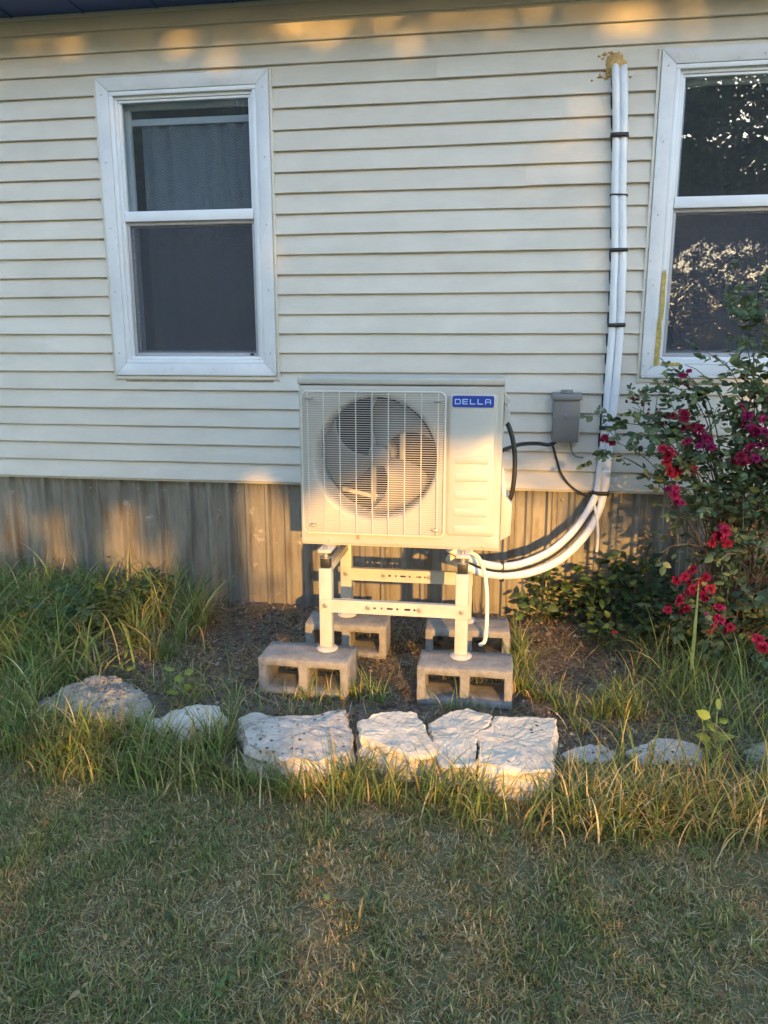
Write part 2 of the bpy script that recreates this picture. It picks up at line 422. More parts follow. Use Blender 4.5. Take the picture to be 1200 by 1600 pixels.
for k in range(len(sx_)-1): skirt_panel(sx_[k], sx_[k+1], 21+k)
MB().box(HX0, HX1, 0.06, 0.075, -0.1, 0.74).build('skirting_backer', M['room'], house)

# windows
def window(wd, yellow=False):
    x0, x1, z0, z1 = wd['x0'], wd['x1'], wd['z0'], wd['z1']
    yf, tw = -0.034, 0.066
    # flat trim, four mitred boards
    def mitre(pts): return MB().prism(pts, yf, 0.005, 'y')
    win = mitre([(x0, z1), (x1, z1), (x1-tw, z1-tw), (x0+tw, z1-tw)]).build('window', M['trim'], house, bevel=0.0025)
    for pts in ([(x0, z0), (x0, z1-0.001), (x0+tw, z1-tw-0.001), (x0+tw, z0+tw)], [(x1, z0), (x1-tw, z0+tw), (x1-tw, z1-tw-0.001), (x1, z1-0.001)], [(x0+0.001, z0), (x0+tw+0.001, z0+tw), (x1-tw-0.001, z0+tw), (x1-0.001, z0)]):
        mitre(pts).build('trim_board', M['trim'], win, bevel=0.0025)
    # cream channel round the trim
    for a in ((x0-0.016, x0-0.002, z0-0.028, z1+0.004), (x1+0.002, x1+0.016, z0-0.028, z1+0.004)):
        MB().box(a[0], a[1], -0.026, 0.0, a[2], a[3]).build('siding_channel', M['jchannel'], win, bevel=0.002)
    MB().box(x0-0.001, x1+0.001, -0.022, 0.0, z0-0.024, z0-0.003).build('siding_channel', M['jchannel'], win, bevel=0.002)
    def ring(a0, a1, c0, c1, t, ya, yb, name, mat, bev=0.0015):
        MB().box(a0, a1, ya, yb, c1-t, c1).build(name, mat, win, bevel=bev)
        MB().box(a0, a1, ya, yb, c0, c0+t).build(name, mat, win, bevel=bev)
        MB().box(a0, a0+t, ya, yb, c0+t+0.0005, c1-t-0.0005).build(name, mat, win, bevel=bev)
        MB().box(a1-t, a1, ya, yb, c0+t+0.0005, c1-t-0.0005).build(name, mat, win, bevel=bev)
    a0, a1, c0, c1 = x0+tw+0.001, x1-tw-0.001, z0+tw+0.001, z1-tw-0.001
    ring(a0, a1, c0, c1, 0.020, -0.0285, 0.03, 'frame_bead', M['vinyl_white'])
    ring(a0+0.0205, a1-0.0205, c0+0.0205, c1-0.0205, 0.016, -0.010, 0.04, 'frame_bead', M['vinyl_white'])
    a0 += 0.037; a1 -= 0.037; c0 += 0.037; c1 -= 0.037
    zm = 2.160
    # upper sash: meeting rail, narrow stiles, clear pane
    ring(a0, a1, zm-0.024, c1, 0.013, -0.002, 0.030, 'sash_frame', M['vinyl_white'])
    MB().box(a0+0.001, a1-0.001, -0.014, 0.012, zm-0.026, zm+0.026).build('meeting_rail', M['vinyl_white'], win, bevel=0.003)
    MB().box(a0+0.012, a1-0.012, 0.012, 0.0155, zm+0.012, c1-0.012).build('pane', M['glass'], win)
    # lower sash: grey screen frame and mesh outside, pane behind
    MB().box(a0+0.012, a1-0.012, 0.040, 0.0435, c0+0.012, zm-0.02).build('pane', M['glass'], win)
    ring(a0, a1, c0, zm-0.028, 0.024, 0.030, 0.06, 'sash_frame', M['vinyl_white'])
    ring(a0+0.0005, a1-0.0005, c0+0.0005, zm-0.0275, 0.017, 0.006, 0.018, 'screen_frame', M['screen_frame'])
    MB().box(a0+0.015, a1-0.015, 0.012, 0.0126, c0+0.015, zm-0.04).build('insect_screen', M['screen'], win)
    MB().box(a1-0.05, a1-0.03, 0.0, 0.006, c0+0.004, c0+0.016).build('screen_latch', M['black'], win)
    ring(a0-0.03, a1+0.03, c0-0.03, c1+0.03, 0.062, 0.0605, 0.085, 'interior_jamb', M['vinyl_white'])
    # screws in the trim
    for k in range(5):
        zz = z0+0.12+k*0.33
        for xx in (x0+0.03, x1-0.03):
            MB().lathe([(0.0, -0.0025), (0.004, -0.002), (0.005, 0.001)], (xx, yf, zz), 'y', 8).build('nail_head', M['screen_frame'], win)
    # dim room behind the glass
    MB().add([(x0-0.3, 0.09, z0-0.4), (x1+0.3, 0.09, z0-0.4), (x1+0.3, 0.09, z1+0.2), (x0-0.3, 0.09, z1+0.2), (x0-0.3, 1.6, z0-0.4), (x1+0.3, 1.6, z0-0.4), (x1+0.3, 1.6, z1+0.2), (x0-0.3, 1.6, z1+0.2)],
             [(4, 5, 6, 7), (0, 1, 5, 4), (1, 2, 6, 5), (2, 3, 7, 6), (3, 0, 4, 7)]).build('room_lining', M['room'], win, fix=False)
    if yellow:
        mb = MB(); mb.prism([(x0+tw-0.006, z0+0.058), (x0+tw+0.020, z0+0.064), (x0+tw+0.018, z0+0.14), (x0+tw+0.022, z0+0.20), (x0+tw+0.017, z0+0.28), (x0+tw+0.012, z0+0.272), (x0+tw+0.006, z0+0.30), (x0+tw-0.003, z0+0.27), (x0+tw-0.004, z0+0.16)], -0.0365, -0.020)
        mb.build('bare_wood_strip', M['oldwood'], win)
        mb = MB(); mb.prism([(x0+tw+0.007, z0+0.302), (x0+tw+0.013, z0+0.275), (x0+tw+0.022, z0+0.285), (x0+tw+0.026, z0+0.36), (x0+tw+0.022, z0+0.43), (x0+tw+0.025, z0+0.50), (x0+tw+0.018, z0+0.525), (x0+tw+0.012, z0+0.505), (x0+tw+0.006, z0+0.52), (x0+tw+0.004, z0+0.41)], -0.0362, -0.0195)
        mb.build('bare_wood_strip', M['oldwood'], win)
        MB().box(x0+tw+0.03, x0+tw+0.12, -0.0365, -0.020, z0+tw-0.008, z0+tw+0.010).build('bare_wood_strip', M['oldwood'], win, bevel=0.002)
    MB().box(x0+0.05, x1-0.02, -0.0185, -0.017, z0-0.036, z0-0.0255).build('old_sealant', M['seal'], win)
    return win
M['black'] = simple('black_rubber', (0.016, 0.016, 0.017), 0.5, var=0.2)
window(WL); window(WR, True)
def curtain(name, xa, xb, za, zb, y, label, pleats, mat):
    n = 120; V = []; F = []
    zs = [za, (za+zb)/2, zb]
    for z in zs:
        for k in range(n+1):
            t = k/n; x = xa+(xb-xa)*t
            V.append((x, y+0.010*math.sin(t*pleats*6.283+0.7*math.sin(t*9))+0.004*math.sin(t*31+z), z))
    for a in range(2):
        for k in range(n): F.append((a*(n+1)+k, a*(n+1)+k+1, (a+1)*(n+1)+k+1, (a+1)*(n+1)+k))
    o = MB().add(V, F).build(name, mat, None, smooth=True, fix=False)
    s = o.modifiers.new('thick', 'SOLIDIFY'); s.thickness = 0.002
    return tag(o, label, 'curtain')
curtain('curtain', -1.97, -1.24, 1.22, 2.66, 0.103, 'grey herringbone curtain hanging behind the left window glass', 7, M['curtain'])
MB_rod = MB().box(-2.10, -1.27, 0.087, 0.0885, 2.635, 2.668).build('curtain_rail', M['vinyl_white'], None, bevel=0.002)
tag(MB_rod, 'flat pale curtain rail high behind the left window glass', 'curtain rail')
# ------------------------------------------------------------------ outdoor unit
M['casing'] = simple('ivory_powder_coat', (0.44, 0.415, 0.37), 0.32, var=0.06, vscale=7)
M['wire'] = simple('ivory_grille_wire', (0.56, 0.53, 0.48), 0.35, var=0.03)
M['fan'] = simple('pale_grey_fan_plastic', (0.17, 0.155, 0.135), 0.45, var=0.06, vscale=12)
M['motor'] = simple('grey_motor_metal', (0.35, 0.34, 0.32), 0.4, metal=0.4)
M['coil'] = simple('dark_condenser_fins', (0.018, 0.02, 0.023), 0.6, var=0.5, vscale=120)
M['inner'] = simple('shroud_inner_steel', (0.09, 0.09, 0.09), 0.55, var=0.1)
M['badge'] = simple('blue_badge', (0.012, 0.045, 0.30), 0.3, var=0.03)
M['letters'] = simple('pale_blue_lettering', (0.42, 0.58, 0.86), 0.4, var=0.02)
M['zinc'] = simple('zinc_bolt', (0.42, 0.41, 0.39), 0.35, metal=0.7)
M['stand'] = simple('cream_powder_coated_steel', (0.46, 0.43, 0.38), 0.36, var=0.10, vscale=14)
M['sticker'] = simple('small_brown_sticker', (0.30, 0.20, 0.13), 0.6)
M['silver'] = simple('silver_sleeve', (0.60, 0.60, 0.62), 0.3, var=0.1)
AX0, AX1, AZ0, AZ1, AYF, AYB = -0.842, 0.008, 0.644, 1.354, -1.0, -0.652
ac = empty('air_conditioner', ((AX0+AX1)/2, -0.83, AZ0), 'ivory outdoor air conditioner unit with round fan grille and blue badge', 'air conditioner')
FC = (-0.515, 1.018); FR = 0.258
def rrect(x0, x1, z0, z1, r, k=5):
    pts = []
    for (cx, cz, a0) in ((x1-r, z1-r, 0), (x0+r, z1-r, 90), (x0+r, z0+r, 180), (x1-r, z0+r, 270)):
        for i in range(k+1):
            a = R(a0+90*i/k); pts.append((cx+r*math.cos(a), cz+r*math.sin(a)))
    return pts
def front_panel():
    """front sheet with a round, rolled-in fan opening and bent-back edges"""
    N = 96; V = []; F = []
    x0, x1, z0, z1 = AX0, AX1, AZ0+0.0, AZ1-0.032
    def edge(a):
        d = Vector((math.cos(a), math.sin(a)))
        t = 1e9
        if d.x > 1e-9: t = min(t, (x1-FC[0])/d.x)
        if d.x < -1e-9: t = min(t, (x0-FC[0])/d.x)
        if d.y > 1e-9: t = min(t, (z1-FC[1])/d.y)
        if d.y < -1e-9: t = min(t, (z0-FC[1])/d.y)
        return (FC[0]+d.x*t, FC[1]+d.y*t)
    corner = [math.atan2(z-FC[1], x-FC[0]) % (2*math.pi) for x in (x0, x1) for z in (z0, z1)]
    ang = sorted([2*math.pi*k/N for k in range(N)]+corner); n = len(ang)
    rings = []
    for (r, y) in ((FR-0.004, AYF+0.16), (FR-0.004, AYF+0.035), (FR, AYF+0.014), (FR+0.008, AYF+0.004), (FR+0.020, AYF)):
        rings.append([(FC[0]+r*math.cos(a), y, FC[1]+r*math.sin(a)) for a in ang])
    e = [edge(a) for a in ang]
    def inset(p, d): return (min(max(p[0], x0+d), x1-d), min(max(p[1], z0+d), z1-d))
    rings.append([(inset(p, 0.010)[0], AYF, inset(p, 0.010)[1]) for p in e])
    rings.append([(inset(p, 0.003)[0], AYF+0.003, inset(p, 0.003)[1]) for p in e])
    rings.append([(p[0], AYF+0.011, p[1]) for p in e])
    rings.append([(p[0], AYF+0.06, p[1]) for p in e])
    for rg in rings: V += rg
    for k in range(len(rings)-1):
        for i in range(n): F.append((k*n+i, k*n+(i+1) % n, (k+1)*n+(i+1) % n, (k+1)*n+i))
    return MB().add(V, F)
front_panel().build('front_panel', M['casing'], ac, smooth=True)
MB().box(AX0-0.003, AX1+0.003, AYF-0.006, AYB+0.004, AZ1-0.030, AZ1).build('top_cover', M['casing'], ac, bevel=0.007, bseg=3)
MB().box(AX0, AX0+0.002, AYF+0.0605, AYB, AZ0, AZ1-0.0305).build('side_panel', M['casing'], ac)
MB().box(AX1-0.002, AX1, AYF+0.0605, AYB, AZ0, AZ1-0.0305).build('side_panel', M['casing'], ac)
MB().box(AX0+0.001, AX1-0.001, AYF+0.012, AYB, AZ0-0.006, AZ0-0.0005).build('base_pan', M['casing'], ac)
MB().box(AX0+0.003, -0.20, AYB-0.035, AYB-0.002, AZ0+0.001, AZ1-0.032).build('condenser_coil', M['coil'], ac)
MB().box(-0.215, -0.21, AYF+0.05, AYB-0.04, AZ0+0.001, AZ1-0.032).build('partition', M['inner'], ac)
# fan: hub and three broad swept blades, motor bracket behind
hub = MB().lathe([(0.0, -0.022), (0.030, -0.020), (0.044, -0.010), (0.046, 0.03), (0.046, 0.06)], (FC[0], AYF+0.085, FC[1]), 'y', 28).build('fan_hub', M['fan'], ac, smooth=True)
def blade(a0):
    V = []; F = []; nr, na = 9, 9
    for i in range(nr+1):
        t = i/nr; r = 0.040+(FR-0.018-0.040)*t
        span = R(46+28*t); sweep = R(-26*t*t)
        for j in range(na+1):
            u = j/na-0.5
            a = a0+sweep+span*u
            V.append((FC[0]+r*math.cos(a), AYF+0.105+0.075*u*(0.6+0.4*t)-0.012*math.cos(u*3), FC[1]+r*math.sin(a)))
    for i in range(nr):
        for j in range(na): F.append((i*(na+1)+j, i*(na+1)+j+1, (i+1)*(na+1)+j+1, (i+1)*(na+1)+j))
    o = MB().add(V, F).build('fan_blade', M['fan'], ac, smooth=True, fix=False)
    s = o.modifiers.new('thick', 'SOLIDIFY'); s.thickness = 0.004
for a in (-38, 82, 202): blade(R(a))
MB().lathe([(0.0, 0.0), (0.055, 0.0), (0.058, 0.01), (0.058, 0.07), (0.0, 0.075)], (FC[0], AYF+0.17, FC[1]), 'y', 24).build('fan_motor', M['motor'], ac, smooth=True)
for dx in (-0.045, 0.085):
    MB().box(FC[0]+dx-0.012, FC[0]+dx+0.012, AYF+0.215, AYF+0.24, AZ0+0.002, AZ1-0.034).build('motor_bracket', M['zinc'], ac, bevel=0.002)
MB().tube([(FC[0]-0.19, AYF+0.235, AZ0+0.20), (FC[0]-0.05, AYF+0.23, AZ0+0.17), (FC[0]+0.12, AYF+0.23, AZ0+0.175)], 0.010, 8).build('motor_cable', M['wire'], ac, smooth=True)
# wire grille
gx0, gx1, gz0, gz1 = -0.826, -0.226, 0.694, 1.296
gy = AYF-0.026
rim = [(x, gy+0.014, z) for x, z in rrect(gx0, gx1, gz0, gz1, 0.025, 6)]
gr = MB().tube(rim+[rim[0]], 0.0042, 6, False).build('fan_grille', M['wire'], ac, smooth=True)
hw = MB(); k = 0
zz = gz0+0.009
while zz < gz1-0.004:
    hw.tube([(gx0+0.001, gy+0.022, zz), (gx0+0.010, gy+0.003, zz), (gx0+0.03, gy, zz), (gx1-0.03, gy, zz), (gx1-0.010, gy+0.003, zz), (gx1-0.001, gy+0.022, zz)], 0.00125, 5, False)
    zz += 0.0094
tag(hw.build('horizontal_wires', M['wire'], gr, smooth=True, fix=False), kind='stuff')
for k in range(9):
    x = gx0+0.028+k*(gx1-gx0-0.056)/8
    MB().tube([(x, gy+0.020, gz0+0.001), (x, gy+0.003, gz0+0.012), (x, gy+0.002, gz1-0.012), (x, gy+0.020, gz1-0.001)], 0.0022, 6, False).build('vertical_wire', M['wire'], gr, smooth=True)
for (x, z) in ((gx0+0.035, gz1-0.028), (gx1-0.03, gz1-0.035), (gx0+0.04, gz0+0.035), (gx1-0.035, gz0+0.03)):
    MB().box(x-0.014, x+0.014, gy-0.004, AYF+0.001, z-0.005, z+0.005).build('grille_clip', M['motor'], gr, bevel=0.002)
# raised right-hand panel, its ribs, the badge
def raised(poly, y0, y1, inset, name, mat, parent):
    c = Vector((sum(p[0] for p in poly)/len(poly), sum(p[1] for p in poly)/len(poly)))
    hx = max(abs(p[0]-c.x) for p in poly); hz = max(abs(p[1]-c.y) for p in poly)
    n = len(poly); V = []; F = []
    for (y, d) in ((y0, 0.0), (y0+(y1-y0)*0.5, inset*0.35), (y1, inset)):
        for p in poly: V.append((c.x+(p[0]-c.x)*(hx-d)/hx, y, c.y+(p[1]-c.y)*(hz-d)/hz))
    for k in range(2):
        for i in range(n): F.append((k*n+i, k*n+(i+1) % n, (k+1)*n+(i+1) % n, (k+1)*n+i))
    F.append(tuple(2*n+i for i in range(n)))
    return MB().add(V, F).build(name, mat, parent, smooth=True)
pn = raised(rrect(-0.217, -0.016, 0.700, 1.292, 0.016), AYF+0.0005, AYF-0.0065, 0.010, 'right_panel', M['casing'], ac)
for k in range(5):
    zt = 1.040-k*0.0735
    raised(rrect(-0.186, -0.046, zt-0.036, zt, 0.008), AYF-0.0062, AYF-0.0088, 0.006, 'panel_rib', M['casing'], pn)
bd = raised(rrect(-0.203, -0.027, 1.232, 1.288, 0.010), AYF-0.006, AYF-0.0085, 0.001, 'badge', M['wire'], pn)
raised(rrect(-0.199, -0.031, 1.2365, 1.2835, 0.008), AYF-0.0085, AYF-0.0105, 0.001, 'badge_face', M['badge'], pn)
def letters():
    mb = MB(); y0, y1 = AYF-0.0106, AYF-0.0116
    h = 0.0215; t = 0.0036; wd = 0.0235; gap = 0.0068; zb = 1.2492; x = -0.1885
    def bar(xa, xb, za, zb_): mb.box(x+xa, x+xb, y1, y0, zb+za, zb+zb_)
    c = 0.004
    for ch in 'DELLA':
        if ch == 'D':
            bar(0, t, 0, h)
            mb.prism([(x+t, zb+h), (x+wd-c, zb+h), (x+wd, zb+h-c), (x+wd, zb+c), (x+wd-c, zb), (x+t, zb), (x+t, zb+t), (x+wd-c-t*0.4, zb+t), (x+wd-t, zb+c+t*0.4), (x+wd-t, zb+h-c-t*0.4), (x+wd-c-t*0.4, zb+h-t), (x+t, zb+h-t)], y0, y1)
        elif ch == 'E':
            bar(0, t, 0, h); bar(t, wd-0.001, 0, t); bar(t, wd-0.003, h/2-t/2, h/2+t/2); bar(t, wd-0.001, h-t, h)
        elif ch == 'L':
            bar(0, t, 0, h); bar(t, wd-0.002, 0, t)
        elif ch == 'A':
            mb.prism([(x, zb), (x, zb+h-c), (x+c, zb+h), (x+wd-c, zb+h), (x+wd, zb+h-c), (x+wd, zb), (x+wd-t, zb), (x+wd-t, zb+h-c-t*0.4), (x+wd-c-t*0.4, zb+h-t), (x+c+t*0.4, zb+h-t), (x+t, zb+h-c-t*0.4), (x+t, zb)], y0, y1)
            bar(t, wd-t, h*0.33, h*0.33+t)
        x += wd+gap
    x = -0.0405; mb.lathe([(0.0016, 0.0), (0.0016, -0.001)], (x, AYF-0.0106, zb+h), 'y', 10)
    return mb
letters().build('lettering', M['letters'], bd)
# sticker, screws, side cover, handle lugs
MB().box(-0.600, -0.586, AYF-0.0006, AYF+0.0001, AZ0+0.024, AZ0+0.048).build('sticker', M['sticker'], ac)
for x in (-0.72, -0.42, -0.06):
    MB().lathe([(0.0, -0.003), (0.005, -0.002), (0.006, 0.0005)], (x, AYF, AZ0+0.013), 'y', 10).build('screw', M['zinc'], ac, smooth=True)
vc = MB().prism([(0.009, 0.665), (0.052, 0.692), (0.056, 0.828), (0.0095, 0.876)], AYF+0.07, -0.72, 'y').build('valve_cover', M['casing'], ac, bevel=0.004)
MB().prism([(0.010, 0.835), (0.030, 0.84), (0.027, 0.90), (0.016, 0.97), (0.010, 0.985)], AYF+0.10, -0.80, 'y').build('cable_sleeve', M['silver'], ac, bevel=0.003)
MB().prism([(0.008, 1.29), (0.014, 1.285), (0.036, 1.262), (0.034, 1.25), (0.012, 1.243), (0.022, 1.222), (0.038, 1.195), (0.034, 1.178), (0.012, 1.155), (0.008, 1.15)], AYF+0.09, -0.78, 'y').build('side_handle', M['casing'], ac, bevel=0.003)
for x in (-0.722, -0.140):
    MB().box(x-0.028, x+0.028, -1.085, -0.575, AZ0-0.0205, AZ0-0.0065).build('mounting_foot', M['casing'], ac, bevel=0.003)
    MB().lathe([(0.0, 0.014), (0.008, 0.013), (0.009, 0.0)], (x, -1.06, AZ0-0.0065), 'z', 6).build('bolt', M['zinc'], ac)

# ------------------------------------------------------------------ stand
TOPZ = 0.183
st = empty('unit_stand', (-0.431, -0.83, TOPZ), 'cream steel four-legged stand carrying the air conditioner on concrete blocks', 'stand')
LY = (-1.055, -0.612); LX = (-0.722, -0.140); LT = 0.555
for ly in LY:
    for lx in LX:
        lg = MB().box(lx-0.027, lx+0.027, ly-0.025, ly+0.025, TOPZ+0.018, LT).build('leg', M['stand'], st, bevel=0.004)
        MB().lathe([(0.0, 0.0), (0.046, 0.001), (0.048, 0.006), (0.040, 0.014), (0.022, 0.018), (0.0, 0.019)], (lx, ly, TOPZ), 'z', 24).build('foot_pad', M['stand'], lg, smooth=True)
        ru = MB().box(lx-0.021, lx+0.021, ly-0.020, ly+0.020, LT+0.0005, 0.598).build('rubber_mount', M['black'], st, bevel=0.004)
        MB().lathe([(0.0, 0.0), (0.026, 0.0), (0.026, 0.004), (0.012, 0.006), (0.012, 0.0235)], (lx, ly, 0.5985), 'z', 12).build('mount_washer', M['zinc'], ru)
for lx in LX:
    MB().box(lx-0.016, lx+0.016, LY[0]+0.0255, LY[1]-0.0255, 0.522, 0.556).build('side_rail', M['stand'], st, bevel=0.003)
def cross(y, z0, z1, name='cross_bar'):
    """C-section bar with slotted face; ends lap the legs in front"""
    x0, x1 = LX[0]-0.012, LX[1]+0.030
    yf = y-0.0275; t = 0.003; zc = (z0+z1)/2
    mb = MB()
    mb.box(x0, x1, yf-t, yf, zc+0.0045, z1); mb.box(x0, x1, yf-t, yf, z0, zc-0.0045)
    cx = (x0+x1)/2
    holes = [(cx-0.085, 0.006), (cx-0.055, 0.003), (cx-0.02, 0.020), (cx+0.012, 0.003), (cx+0.055, 0.020), (cx+0.085, 0.003)]
    xa = x0
    for hx, hw_ in holes:
        mb.box(xa, hx-hw_/2-0.003, yf-t, yf, zc-0.0045, zc+0.0045); xa = hx+hw_/2+0.003
    mb.box(xa, x1, yf-t, yf, zc-0.0045, zc+0.0045)
    mb.box(LX[0]+0.028, LX[1]-0.028, yf+0.0001, yf+0.022, z1-t, z1-0.0002); mb.box(LX[0]+0.028, LX[1]-0.028, yf+0.0001, yf+0.022, z0+0.0002, z0+t)
    o = mb.build(name, M['stand'], st)
    MB().box(cx-0.115, cx+0.095, yf+0.0235, yf+0.0245, z0+0.004, z1-0.004)
    for bx in (LX[0], LX[1], cx-0.115, cx+0.105):
        MB().lathe([(0.0, -0.008), (0.0065, -0.0078), (0.007, -0.002), (0.011, -0.0018), (0.011, 0.0)], (bx, yf-t, zc), 'y', 10).build('bolt', M['zinc'], o, smooth=False)
cross(LY[0], 0.364, 0.420); cross(LY[1], 0.372, 0.432)

# ------------------------------------------------------------------ concrete blocks
def make_concrete():
    m, n, l, b = new_mat('rough_concrete')
    v = mapping(n, l)
    base = ramp(n, l, nz(n, l, v, 14, 8, 0.7), [(0.28, (0.21, 0.20, 0.19)), (0.5, (0.33, 0.315, 0.30)), (0.75, (0.45, 0.43, 0.41))])
    sp = ramp(n, l, nz(n, l, v, 140, 4, 0.7), [(0.30, (0.55, 0.52, 0.5)), (0.48, (1, 1, 1))])
    base = mix(n, l, 0.75, base, sp, 'MULTIPLY')
    stn = ramp(n, l, nz(n, l, v, 5, 5, 0.7), [(0.60, (0, 0, 0)), (0.78, (1, 1, 1))])
    stn = mix(n, l, 1.0, stn, (0.55, 0.55, 0.55), 'MULTIPLY')
    base = mix(n, l, stn, base, (0.20, 0.155, 0.115))
    l.new(base, b.inputs['Base Color']); b.inputs['Roughness'].default_value = 0.92; b.inputs['Specular IOR Level'].default_value = 0.2
    bump(n, l, b, nz(n, l, v, 90, 8, 0.85), 1.0, 0.012)
    return m
M['concrete'] = make_concrete()
def block(cx, cy, rot, label, seed):
    Lx, D, H = 0.392, 0.194, 0.168
    xs = [0, 0.034, 0.176, 0.216, 0.358, Lx]; zs = [0, 0.030, 0.134, H]
    bm = bmesh.new(); vm = {}
    def vtx(i, j):
        if (i, j) not in vm: vm[i, j] = bm.verts.new((xs[i]-Lx/2, -D/2, zs[j]-H))
        return vm[i, j]
    fs = []
    for i in range(5):
        for j in range(3):
            if j == 1 and i in (1, 3): continue
            fs.append(bm.faces.new((vtx(i, j), vtx(i+1, j), vtx(i+1, j+1), vtx(i, j+1))))
    ret = bmesh.ops.extrude_face_region(bm, geom=fs)
    bmesh.ops.translate(bm, verts=[e for e in ret['geom'] if isinstance(e, bmesh.types.BMVert)], vec=(0, D, 0))
    bmesh.ops.recalc_face_normals(bm, faces=bm.faces)
    bmesh.ops.bevel(bm, geom=[e for e in bm.edges if e.calc_face_angle(0) > 0.5], offset=0.0035, segments=1, affect='EDGES', clamp_overlap=True)
    bmesh.ops.subdivide_edges(bm, edges=[e for e in bm.edges if e.calc_length() > 0.03], cuts=3, use_grid_fill=True)
    for v in bm.verts:
        p = v.co*9+Vector((seed*3.1, 0, 0)); q = v.co*38+Vector((seed, 5, 0))
        v.co += Vector((noise.noise(p), noise.noise(p+Vector((9, 0, 0))), noise.noise(p+Vector((0, 9, 0)))))*0.0028
        v.co += Vector((noise.noise(q), noise.noise(q+Vector((9, 0, 0))), noise.noise(q+Vector((0, 9, 0)))))*0.0030
    me = bpy.data.meshes.new('concrete_block'); bm.to_mesh(me); bm.free(); me.shade_smooth()
    o = link('concrete_block', me, M['concrete']); o.location = (cx, cy, TOPZ-0.001); o.rotation_euler = (0, 0, R(rot))
    tag(o, label, 'concrete block', 'blocks under the stand legs'); o.pass_index = seed
block(-0.797, -1.095, -1.5, 'grey hollow concrete block under the front left stand leg', 1)
block(-0.118, -1.085, 0.5, 'grey hollow concrete block under the front right stand leg', 2)
block(-0.706, -0.655, 1.5, 'grey hollow concrete block under the rear left stand leg, nearest the skirting', 3)
block(-0.130, -0.640, 3.0, 'shadowed hollow concrete block under the rear right stand leg, beside the drain tube', 4)

# ------------------------------------------------------------------ line set, foam, electrics
def make_wrap():
    m, n, l, b = new_mat('white_insulation_wrap')
    v = mapping(n, l)
    c = ramp(n, l, nz(n, l, v, 7, 5), [(0.3, (0.64, 0.66, 0.70)), (0.7, (0.74, 0.75, 0.78))])
    l.new(c, b.inputs['Base Color']); b.inputs['Roughness'].default_value = 0.38
    bump(n, l, b, nz(n, l, mapping(n, l, (1, 1, 0.35)), 22, 5, 0.6), 0.35, 0.012)
    return m
M['wrap'] = make_wrap()
M['tube_white'] = simple('white_pvc_tube', (0.72, 0.72, 0.70), 0.35, var=0.05)
ls = empty('line_set', W(935, 770, -0.045), 'two white insulated refrigerant pipes tied together, running down the siding to the unit', 'pipes')
def path(px):
    return [W(x, y, Y) for x, y, Y in px]
LPX = [(963, 94, 0.02), (962, 108, -0.040), (963, 160, -0.048), (963, 212, -0.046), (961, 305, -0.050), (961, 391, -0.046), (959, 450, -0.050), (957, 508, -0.046), (951, 590, -0.050), (945, 668, -0.045), (939, 725, -0.048), (932, 770, -0.050), (914, 806, -0.09), (890, 836, -0.16), (858, 862, -0.25), (820, 879, -0.37), (785, 885, -0.50), (752, 880, -0.63), (725, 868, -0.72), (700, 856, -0.75)]
RPX = [(972, 100, 0.02), (974, 114, -0.036), (975, 160, -0.046), (974, 212, -0.044), (972, 305, -0.048), (973, 391, -0.044), (971, 450, -0.048), (969, 508, -0.044), (963, 590, -0.050), (955, 668, -0.045), (949, 725, -0.050), (943, 772, -0.050), (929, 812, -0.085), (906, 846, -0.15), (872, 876, -0.24), (830, 894, -0.36), (790, 899, -0.49), (755, 895, -0.62), (727, 884, -0.71), (700, 872, -0.75)]
def pipe(px, r, seed):
    P = spline(path(px), 7); rs = [r*(1+0.07*noise.noise((i*0.23, seed, 0)))*(1+0.03*max(0, min(1, (i/len(P)-0.52)*6))) for i in range(len(P))]
    MB().tube(P, rs, 18).build('insulated_pipe', M['wrap'], ls, smooth=True)
pipe(LPX, 0.0182, 1.0); pipe(RPX, 0.0205, 5.0)
CPX = [(958, 104, -0.02), (956, 160, -0.014), (957, 305, -0.012), (954, 391, -0.012), (953, 450, -0.012), (950, 508, -0.012), (944, 600, -0.012), (937, 680, -0.014), (934, 725, -0.016), (938, 775, -0.05), (918, 812, -0.115), (894, 843, -0.185), (862, 870, -0.275), (823, 887, -0.395), (787, 893, -0.52), (753, 888, -0.65), (725, 876, -0.73), (700, 862, -0.74)]
MB().tube(spline(path(CPX), 6), 0.0062, 8).build('control_cable', M['black'], ls, smooth=True)
def tie(x, y, Y, wdt, hgt, tilt=0.0):
    c = W(x, y, Y); n = 28; V = []; F = []
    hw_, hd = wdt/2, 0.0235
    for zz in (-hgt/2, hgt/2):
        for k in range(n):
            a = 2*math.pi*k/n; ca, sa = math.cos(a), math.sin(a)
            x_ = hw_*math.copysign(abs(ca)**0.55, ca); y_ = hd*math.copysign(abs(sa)**0.8, sa)
            V.append(c+Vector((x_, y_, zz+tilt*x_)))
    for k in range(n): F.append((k, (k+1) % n, n+(k+1) % n, n+k))
    o = MB().add(V, F).build('cable_tie', M['black'], ls, smooth=True); s = o.modifiers.new('t', 'SOLIDIFY'); s.thickness = 0.002; s.offset = 1
for (x, y, h) in ((968, 212, 0.020), (967, 305, 0.007), (966.5, 391, 0.017), (963.5, 508, 0.019), (949.5, 668, 0.021), (938, 770, 0.022)): tie(x, y, -0.046, 0.082, h, random.Random(int(y)).uniform(-0.08, 0.1))
c0 = W(784, 892, -0.5)
MB().box(c0.x-0.011, c0.x+0.011, c0.y-0.028, c0.y+0.026, c0.z-0.048, c0.z+0.045).build('pipe_strap', M['black'], ls, bevel=0.004)
MB().lathe([(0.0, -0.006), (0.008, -0.006), (0.010, 0.0)], (c0.x, c0.y-0.028, c0.z-0.002), 'y', 12).build('strap_bolt', M['zinc'], ls)
